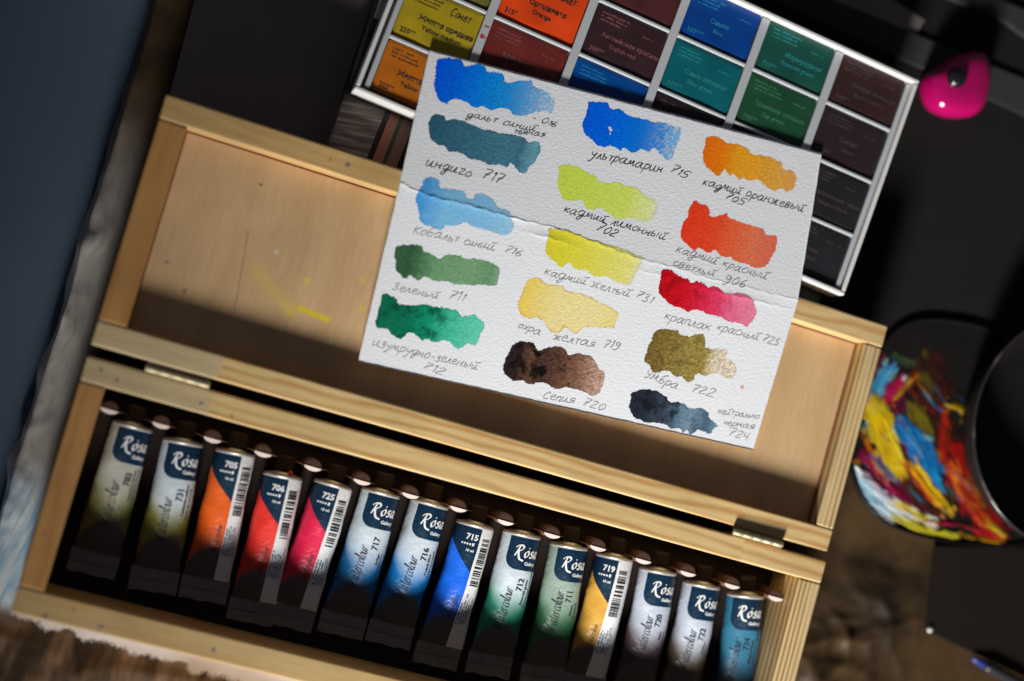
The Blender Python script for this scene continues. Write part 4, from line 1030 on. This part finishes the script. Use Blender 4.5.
# =================================================================== DARK THINGS BEHIND
s = Sh('black_cloth'); p = s.obj_mm()
c = s.mix(s.noise(p, .05, 3), (.012, .0105, .0105, 1), (.017, .015, .0155, 1))
wv = s.noise(p, 1.6, 2)
m_blk = s.done(c, .9, s.bump(wv, .2, .0005), spec=.15)
pf = at(215, 0, -31.6); pe = at(196, 118, -31.6)
q0 = [(pf[0] - 1, 330), (pe[0], 60), (pe[0], 8), (339, 8), (352, 70), (470, 70), (470, 330)]
v, f = poly_prism([(pe[0] + .5, 12), (318, 12), (322, 62), (345, 66), (400, 66), (560, 70), (560, 420), (pf[0] - .5, 420)], ZT + .4, -31.6, .5, 2)
tag(mesh('black_cloth', v, f, m_blk, origin=(200, 200, -33)), 'flat black cloth lying under the open lid and the paint set', 'cloth')
m_shade = plain('shade_lift_grey', (.24, .205, .20, 1), .95, var=.12, scale=.06, spec=.05, bump=.15)  # grey sheets added to lift the darkest shade on the black cloth
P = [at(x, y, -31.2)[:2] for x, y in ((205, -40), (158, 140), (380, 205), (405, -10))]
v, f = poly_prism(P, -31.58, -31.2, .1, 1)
tag(mesh('shade_sheet', v, f, m_shade, origin=(45, 140, -31.6)), 'added grey sheet that lightens the shade behind the left half of the lid', 'shade sheet')
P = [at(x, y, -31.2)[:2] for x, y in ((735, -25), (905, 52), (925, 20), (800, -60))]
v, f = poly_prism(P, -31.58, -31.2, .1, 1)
tag(mesh('shade_sheet', v, f, m_shade, origin=(270, 245, -31.6)), 'added grey sheet that lightens the shade behind the upper edge of the paint set', 'shade sheet')
m_gst = plain('charcoal_fabric', (.032, .029, .030, 1), .85, var=.15, bump=.2)
def strip(name, pts, z0, z1, mat, label, cat):
    P = [at(x, y, z1)[:2] for x, y in pts]; v, f = poly_prism(P, z0, z1, .8, 2)
    c0 = np.mean(P, 0)
    return tag(mesh(name, v, f, mat, origin=(c0[0], c0[1], z0)), label, cat)
strip('fabric_strap', [(782, -22), (1060, 92), (1060, 132), (1010, 108), (760, -6)], -31.6, -30., m_gst, 'charcoal fabric strap crossing the black cloth behind the pink bead', 'strap')
strip('fabric_strap', [(930, -30), (1060, 22), (1060, 62), (1005, 22), (910, -18)], -31.6, -29.8, m_gst, 'short charcoal fabric strap in the top right corner', 'strap')

# glossy pink bead with a black button
bd = thing('pink_bead', 'glossy magenta rounded triangular bead with a black button set in it', 'bead', (*at(957, 86, -24)[:2], -31.6))
op = [(926, 77), (925, 92), (931, 107), (941, 114), (953, 117.5), (966, 117.5), (975, 115), (982, 106), (986, 92), (988.5, 76), (986, 60), (979, 52), (966, 52), (950, 58), (936, 68)]
P = np.array(catmull([at(x, y, -23)[:2] for x, y in op], 4, True)); c0 = P.mean(0)
V, F_ = [], []; prof = [(.82, -31.6), (.95, -30.), (1., -26.5), (1., -23.5), (.97, -20.5), (.9, -18.), (.78, -16.4), (.6, -15.4), (.35, -14.9), (.1, -14.8)]
for k_, z in prof:
    for q in P: V.append((*(c0 + (q - c0) * k_), z))
n = len(P)
for i in range(len(prof) - 1):
    for k in range(n): F_.append((i * n + k, i * n + (k + 1) % n, (i + 1) * n + (k + 1) % n, (i + 1) * n + k))
F_ += [tuple(range(n))[::-1], tuple(range((len(prof) - 1) * n, len(prof) * n))]
s = Sh('magenta_gloss'); p = s.obj_mm()
c = s.mix(s.noise(p, .1, 2), (.42, .002, .10, 1), (.52, .003, .135, 1))
m_pink = s.done(c, .12, spec=.6, coat=.6, Subsurface_Weight=.1, Subsurface_Radius=(.004, .0012, .002), Subsurface_Scale=1.)
mesh('bead_body', V, F_, m_pink, bd, bd, smooth=True)
bc = at(959, 77, -13.)
v, f = revolve([(4.7, -1.6), (4.7, .2), (4.3, 1.4), (3.3, 2.5), (1.8, 3.1), (.3, 3.3)], (bc[0], bc[1], -14.9), (0, 0, 1), (1, 0, 0), 32)
mesh('button', v, f, plain('gloss_black', (.012, .012, .014, 1), .1, spec=.6, coat=.5), bd, bd, smooth=True)

# =================================================================== PALETTE, DISH, NOTEBOOK
pal = thing('paint_palette', 'dark palette smeared with thick yellow, blue, white and red paint beside the wooden box', 'palette', (370, 62, -33.5))
outl = [(852, 470), (862, 497), (880, 519), (905, 532), (940, 541), (975, 545), (1012, 546), (1040, 535), (1055, 480), (1040, 400), (1000, 335), (940, 318), (900, 326), (874, 358), (858, 410), (850, 445)]
P = catmull([at(x, y, -30)[:2] for x, y in outl], 4, True)
m_pal = plain('dark_palette', (.013, .0115, .011, 1), .8, spec=.05, var=.4, scale=.08)
v, f = poly_prism(P, -33.5, -30.6, .7, 3); mesh('palette_plate', v, f, m_pal, pal, pal)
PB = np.array(P); c0 = PB.mean(0); V, F_ = [], []; n = len(PB)
for k_, z in ((1.0, -31.), (1.004, -29.9), (.99, -29.6), (.975, -29.9), (.97, -30.7)):
    for q in PB: V.append((*(c0 + (q - c0) * k_), z))
for i in range(4):
    for k in range(n): F_.append((i * n + k, i * n + (k + 1) % n, (i + 1) * n + (k + 1) % n, (i + 1) * n + k))
s = Sh('clear_rim'); m_rimp = s.done((.008, .007, .008, 1), .35, spec=.2)
mesh('palette_rim', V, F_, m_rimp, pal, pal, smooth=True)
def vnoise(x, y, seed):
    """smooth value noise on arrays, 0..1"""
    tab = np.random.default_rng(seed).random((64, 64)); xi = np.floor(x).astype(int); yi = np.floor(y).astype(int)
    fx_ = x - xi; fy_ = y - yi; fx_ = fx_ * fx_ * (3 - 2 * fx_); fy_ = fy_ * fy_ * (3 - 2 * fy_)
    g = lambda i, j: tab[(xi + i) % 64, (yi + j) % 64]
    return (g(0, 0) * (1 - fx_) + g(1, 0) * fx_) * (1 - fy_) + (g(0, 1) * (1 - fx_) + g(1, 1) * fx_) * fy_
ST = .55
gx = np.arange(844, 1032, ST); gy = np.arange(338, 552, ST); PX, PY = np.meshgrid(gx, gy)
pc = np.zeros(PX.shape + (3,)); base_n = vnoise(PX * .05, PY * .05, 1) * .6 + vnoise((PX * .82 - PY * .57) * .25, (PX * .57 + PY * .82) * .03, 2) * .4
pc[:] = np.array([.022, .006, .008])[None, None] * (.6 + base_n[..., None]); hgt = .15 * base_n
cov = np.full(PX.shape, .0)
def stroke(path, w, cols, op=1., thick=.6, rag=1.):
    """lay one brush stroke of mixed pigments into the paint layer (zoom coordinates of the photo, 2.837 per pixel)"""
    global pc, hgt, cov
    P = np.array(catmull([(840 + x / 2.837, 320 + y / 2.837) for x, y in path], 6)); w = w / 2.837
    sd = random.randint(0, 9999); best = np.full(PX.shape, 1e9); U = np.zeros(PX.shape); Vv = np.zeros(PX.shape); acc = 0.
    for p, q in zip(P[:-1], P[1:]):
        d = q - p; L = np.linalg.norm(d)
        if L < 1e-6: continue
        d = d / L; rx, ry = PX - p[0], PY - p[1]; u = np.clip(rx * d[0] + ry * d[1], 0, L); v = -rx * d[1] + ry * d[0]
        dd = np.hypot(rx - u * d[0], ry - u * d[1]); m = dd < best; best = np.where(m, dd, best); U = np.where(m, acc + u, U); Vv = np.where(m, v, Vv); acc += L
    sel = best < w * .5 + 8
    stk = vnoise(Vv * .55 + 7, U * .035, sd); fin = vnoise(Vv * 1.7, U * .06 + 3, sd + 1); lmp = vnoise(PX * .13, PY * .13, sd + 2)
    endn = (stk - .5) * min(14, acc * .5) * rag
    edge = (w * .5 - np.abs(Vv)) + (fin - .5) * 2.4 * rag + (lmp - .5) * w * .45 * rag
    over = best - np.abs(Vv)
    edge = np.where(over > .05, w * .5 - best + endn * .8, edge); edge = np.minimum(edge, np.minimum(U, acc - U) + w * .3 + endn)
    al = np.clip((edge + .4) / 1.6, 0, 1) * op * np.clip(.35 + 1.5 * fin + .4 * stk, 0, 1); al = np.where(sel, al, 0)
    f = np.clip((stk * .7 + lmp * .55 + fin * .25 - .28), 0, .999) * (len(cols) - 1); i0 = np.floor(f).astype(int); fr = (f - i0)[..., None]
    C = np.array([c[:3] for c in cols]); col = C[i0] * (1 - fr) + C[np.minimum(i0 + 1, len(cols) - 1)] * fr
    pc = pc * (1 - al[..., None]) + col * al[..., None]
    hgt = hgt * (1 - .6 * al) + al * thick * (.45 + .55 * fin + .25 * stk); cov = np.maximum(cov, al)
YL, YD, YG = (.78, .55, .006), (.48, .28, .005), (.50, .50, .03); BL_, BD, TQ = (.004, .24, .66), (.004, .07, .30), (.01, .36, .48)
RD, CR, OR, MG = (.50, .008, .005), (.20, .004, .010), (.66, .12, .004), (.42, .006, .09); WH, LB = (.80, .86, .90), (.30, .58, .74); DK, PU, OL, GR = (.012, .004, .004), (.05, .004, .05), (.13, .11, .008), (.010, .09, .05); BR = (.07, .018, .008)
for args in [
  ([(110,150),(170,330),(200,520)], 120, [DK, CR, PU, DK], .8, .2), ([(250,140),(270,300),(300,470)], 110, [DK, BR, DK, OL], .6, .2), ([(330,400),(380,500),(440,600)], 90, [DK, CR, RD, DK], .8, .3),
  ([(190,440),(270,560)], 60, [DK, BR, DK], .9, .3), ([(200,120),(160,105)], 34, [OL, GR, DK], .6, .3), ([(230,150),(260,195)], 26, [GR, OL, DK], .55, .3),
  ([(88,228),(110,185),(140,140)], 42, [TQ, BL_, (.2,.5,.5), GR], .95, .6), ([(70,300),(100,240)], 16, [TQ, BL_], .8, .5), ([(122,238),(150,200),(180,165)], 26, [RD, MG, CR], 1., .7), ([(150,228),(185,190),(208,158)], 11, [YL, OR], .9, .7), ([(180,168),(186,160)], 12, [WH], 1., 1.),
  ([(215,255),(240,330),(262,410)], 48, [OL, (.22,.19,.01), DK], .8, .3), ([(298,258),(297,320),(292,392)], 26, [(.34,.05,.006), RD, BR], .85, .5), ([(308,242),(345,256),(356,302)], 17, [YL, YD, YL], .95, .8),
  ([(96,258),(120,320),(150,420)], 82, [YL, YL, YD, YG], 1., .8), ([(140,330),(172,400)], 30, [YL, (.8,.65,.08)], .8, .9), ([(70,330),(95,390)], 22, [YD, OR, CR], .7, .6),
  ([(98,385),(128,420),(150,455)], 24, [PU, BD, DK], .9, .5), ([(62,385),(110,440),(180,520)], 22, [CR, MG, DK], .8, .4),
  ([(188,308),(222,360),(262,428)], 62, [BL_, BL_, BD, TQ], 1., .8), ([(196,330),(230,380)], 18, [LB, BL_], .6, .9), ([(250,415),(270,450),(292,490)], 24, [TQ, BL_, GR], .9, .6), ([(238,330),(260,336)], 14, [LB, TQ], .8, .8),
  ([(186,408),(235,475),(285,530)], 18, [RD, OR, CR], .95, .7), ([(204,408),(250,465),(305,535)], 30, [YL, YL, OR], 1., .9), ([(270,515),(315,548)], 18, [OR, YL, RD], .9, .8),
  ([(318,415),(335,450),(352,490)], 36, [RD, OR, CR], .9, .6), ([(330,445),(342,458)], 20, [OR, (.75,.25,.03)], .9, .8), ([(350,470),(378,520),(405,565)], 42, [RD, CR, OR, DK], .9, .6), ([(372,430),(380,480)], 22, [BR, CR, OL], .7, .4),
  ([(390,550),(415,575),(445,604)], 30, [RD, OR, CR], .9, .7), ([(408,572),(435,590),(462,608)], 17, [YL, YG, OR], .95, .8),
  ([(46,405),(60,440),(78,470)], 20, [YL, YD, OR], .8, .6), ([(44,448),(90,495),(158,548)], 62, [WH, LB, WH, (.6,.72,.8)], 1., 1.), ([(70,430),(115,480),(165,525)], 16, [MG, (.6,.4,.5), WH], .8, .6), ([(60,475),(110,530)], 12, [TQ, LB], .7, .7),
  ([(158,518),(205,550),(258,574)], 36, [YG, YL, WH, GR], .95, .7), ([(160,560),(240,595),(330,612)], 20, [YL, YG, YL], 1., .8), ([(320,606),(400,622),(474,638)], 8, [OR, YL, RD], .9, .7), ([(232,572),(320,580),(390,594),(455,614)], 9, [MG, RD, MG], .95, .8), ([(298,540),(340,575),(390,592)], 8, [GR, DK], .8, .5),
  ([(40,440),(80,520),(150,575)], 10, [(.10,.10,.12), PU, MG], .5, .3)]: stroke(*args)
for _ in range(60):      # stray bristle marks dragged through the wet paint
    x0 = random.uniform(60, 420); y0 = random.uniform(170, 560); an = math.radians(57 + random.uniform(-16, 16)); ln = random.uniform(25, 90)
    stroke([(x0, y0), (x0 + ln * .5 * math.cos(an), y0 + ln * .5 * math.sin(an) + random.uniform(-4, 4)), (x0 + ln * math.cos(an), y0 + ln * math.sin(an))], random.uniform(3, 8), random.choice([[RD, CR], [YL, OR], [DK, DK], [TQ, BD], [CR, DK], [DK, CR], [DK, PU], [BR, DK], [DK, BR], [DK, DK]]), random.uniform(.5, .9), .5, .6)
sm = pc.copy(); n_ = 1       # drag the wet colours a little along the strokes
for k in range(1, 9):
    dx, dy = int(round(k * .8 * .55 / ST * .55)), int(round(k * .8 * .83 / ST * .55)); sm += np.roll(np.roll(pc, dy, 0), dx, 1) + np.roll(np.roll(pc, -dy, 0), -dx, 1); n_ += 2
bm2 = (.25 + .5 * vnoise(PX * .09, PY * .09, 77))[..., None]; pc = pc * (1 - bm2) + sm / n_ * bm2
# outside of the palette's rim there is no paint
poly = np.array([to_px((q[0], q[1], -30.5)) for q in (c0 + (PB_ - c0) * .965 for PB_ in PB)])
ins = np.zeros(PX.shape, bool)
for (x1, y1), (x2, y2) in zip(poly, np.roll(poly, -1, 0)):
    cnd = ((y1 > PY) != (y2 > PY)); xi = (x2 - x1) * (PY - y1) / ((y2 - y1) if abs(y2 - y1) > 1e-9 else 1e-9) + x1; ins ^= cnd & (PX < xi)
ins &= (cov > .12)
W3 = np.stack([at(x, y, -30.3) for x, y in zip(PX.ravel(), PY.ravel())]).reshape(PX.shape + (3,))
W3[..., 2] = -30.52 + .75 * hgt
F_ = []; ny_, nx_ = PX.shape
idx = np.full(PX.shape, -1); idx[ins] = np.arange(ins.sum()); V = W3[ins]; VC = pc[ins]
for j in range(ny_ - 1):
    row = idx[j]; nxt = idx[j + 1]
    for i in range(nx_ - 1):
        a_, b_, c_, d_ = row[i], row[i + 1], nxt[i + 1], nxt[i]
        if a_ >= 0 and b_ >= 0 and c_ >= 0 and d_ >= 0: F_.append((d_, c_, b_, a_))
paint = mesh('wet_paint', V, F_, None, pal, pal, smooth=True)
ca_ = paint.data.color_attributes.new('pigment', 'FLOAT_COLOR', 'POINT')
ca_.data.foreach_set('color', np.concatenate([np.clip(VC, 0, 1), np.ones((len(VC), 1))], 1).astype(np.float32).ravel())
s = Sh('mixed_oil_paint'); q = s.obj_mm(); cc_ = s.n('ShaderNodeAttribute', attribute_name='pigment').outputs['Color']
paint.data.materials.append(s.done(cc_, .3, s.bump(s.noise(q, 1.1, 2), .25, .0005), spec=.35))
paint['label'] = 'wet yellow, blue, white and red paint dragged together on the palette'

# dark round dish
dc = (429.5, 87., -30.4); dr = 54.5
dish = thing('black_dish', 'dark round dish with a thin shiny rim standing on the palette edge at the right', 'dish', dc)
m_dish = plain('dark_glaze', (.012, .010, .010, 1), .5, spec=.2, var=.3, scale=.05)
v, f = revolve([(dr - 10, 0), (dr - 5, 1), (dr - 1.2, 12), (dr, 20), (dr - 1.1, 20.3), (dr - 2.6, 12), (dr - 6, 4), (dr - 14, 2.5), (1, 2.4)], dc, (0, 0, 1), (1, 0, 0), 96)
mesh('dish_body', v, f, m_dish, dish, dish, smooth=True)
s = Sh('patchy_rim'); p = s.obj_mm()
c = s.mix(s.sstep(s.noise(p, .06, 3), .5, .66), (.03, .027, .027, 1), (.22, .18, .175, 1)); m_rim = s.done(c, .22, spec=.6, coat=.4)  # rim colour varies at random between dark and paler grey
V, F_ = [], []; nseg, ms = 120, 8
for k in range(nseg):
    a = 2 * math.pi * k / nseg
    for q in range(ms):
        b = 2 * math.pi * q / ms; r_ = dr - .4 + .7 * math.cos(b); V.append((dc[0] + r_ * math.cos(a), dc[1] + r_ * math.sin(a), -9.9 + .6 * math.sin(b)))
for k in range(nseg):
    for q in range(ms):
        F_.append((k * ms + q, k * ms + (q + 1) % ms, ((k + 1) % nseg) * ms + (q + 1) % ms, ((k + 1) % nseg) * ms + q))
mesh('dish_rim', V, F_, m_rim, dish, dish, smooth=True)

# black notebook corner and the pen under it
nz = -31.2
P = [at(x, y, nz)[:2] for x, y in ((927, 631), (975, 653.5), (1090, 708), (1110, 548), (936, 546))]
nb = thing('black_notebook', 'black notebook with a painted white corner glint at the lower right', 'notebook', (*np.mean(P, 0), -34))
v, f = poly_prism(P, -33.8, nz, .4, 2); mesh('notebook_cover', v, f, plain('black_cover', (.016, .0115, .009, 1), .85, spec=.1, var=.2), nb, nb)
q = at(928.5, 630.5, nz + .4)
v, f = revolve([(.3, -1), (1.3, -.8), (1.4, .3), (.8, .9), (.1, 1.)], (q[0] + .6, q[1] + .6, q[2]), (0, 0, 1), (1, 0, 0), 16)
mesh('corner_glint', v, f, plain('white_glint', (.75, .73, .7, 1), .5, .3), nb, nb, smooth=True)  # small white knob standing in for the glint on the notebook's corner
pa, pb = at(968, 656, -30.), at(1040, 694, -30.)
ax = (pb - pa); Lp = float(np.linalg.norm(ax)); ax /= Lp
pen = thing('blue_pen', 'dark pen with a blue tip lying below the black notebook', 'pen', (pa[0], pa[1], -33.5))
v, f = revolve([(.4, 9), (2.2, 9.2), (2.6, 12), (2.6, Lp), (2.2, Lp + 1), (.3, Lp + 1.2)], tuple(pa), tuple(ax), (0, 0, 1), 20)
mesh('pen_barrel', v, f, plain('pen_black', (.03, .03, .035, 1), .3), pen, pen, smooth=True)
v, f = revolve([(.3, 2.), (.8, 2.4), (2.1, 9.1)], tuple(pa), tuple(ax), (0, 0, 1), 20)
mesh('pen_tip', v, f, plain('pen_blue', (.03, .06, .32, 1), .3), pen, pen, smooth=True)

# =================================================================== CAMERA, LIGHT
cd = bpy.data.cameras.new('camera'); cam = bpy.data.objects.new('camera', cd); COL.objects.link(cam)
M = Matrix([list(ROT[i]) + [CAM[i] * S] for i in range(3)] + [[0, 0, 0, 1]])
cam.matrix_world = M
cd.sensor_width = 36.; cd.lens = FPX / 1024 * 36; cd.clip_start = .02; cd.clip_end = 50
fp = np.array([190, 40, -5.]); vd = ROT @ np.array([0, 0, -1.])
cd.dof.use_dof = True; cd.dof.focus_distance = float((fp - CAM) @ vd) * S; cd.dof.aperture_fstop = 2.4
sc.camera = cam

w = bpy.data.worlds.new('World'); sc.world = w; w.use_nodes = True
bg = w.node_tree.nodes['Background']; bg.inputs[0].default_value = (.93, .93, 1.12, 1); bg.inputs[1].default_value = .046

TGT = Vector((272, 20, 0)); az, el, dist = .12, math.radians(23.6), 1250.
dirv = Vector((-az, -1, 0)).normalized() * math.cos(el) + Vector((0, 0, math.sin(el)))
ld = bpy.data.lights.new('window_light', 'SPOT'); lo = bpy.data.objects.new('window_light', ld); COL.objects.link(lo)
pos = (TGT + dirv * dist) * S; lo.location = pos
lo.rotation_euler = (TGT * S - pos).to_track_quat('-Z', 'Y').to_euler()
ld.energy = 129.; ld.shadow_soft_size = .125; ld.spot_size = math.radians(32.5); ld.spot_blend = 1.
ld.color = (1., .975, .94)

sc.view_settings.view_transform = 'Standard'; sc.view_settings.look = 'None'; sc.view_settings.exposure = 0; sc.view_settings.gamma = 1
sc.view_settings.use_curve_mapping = False
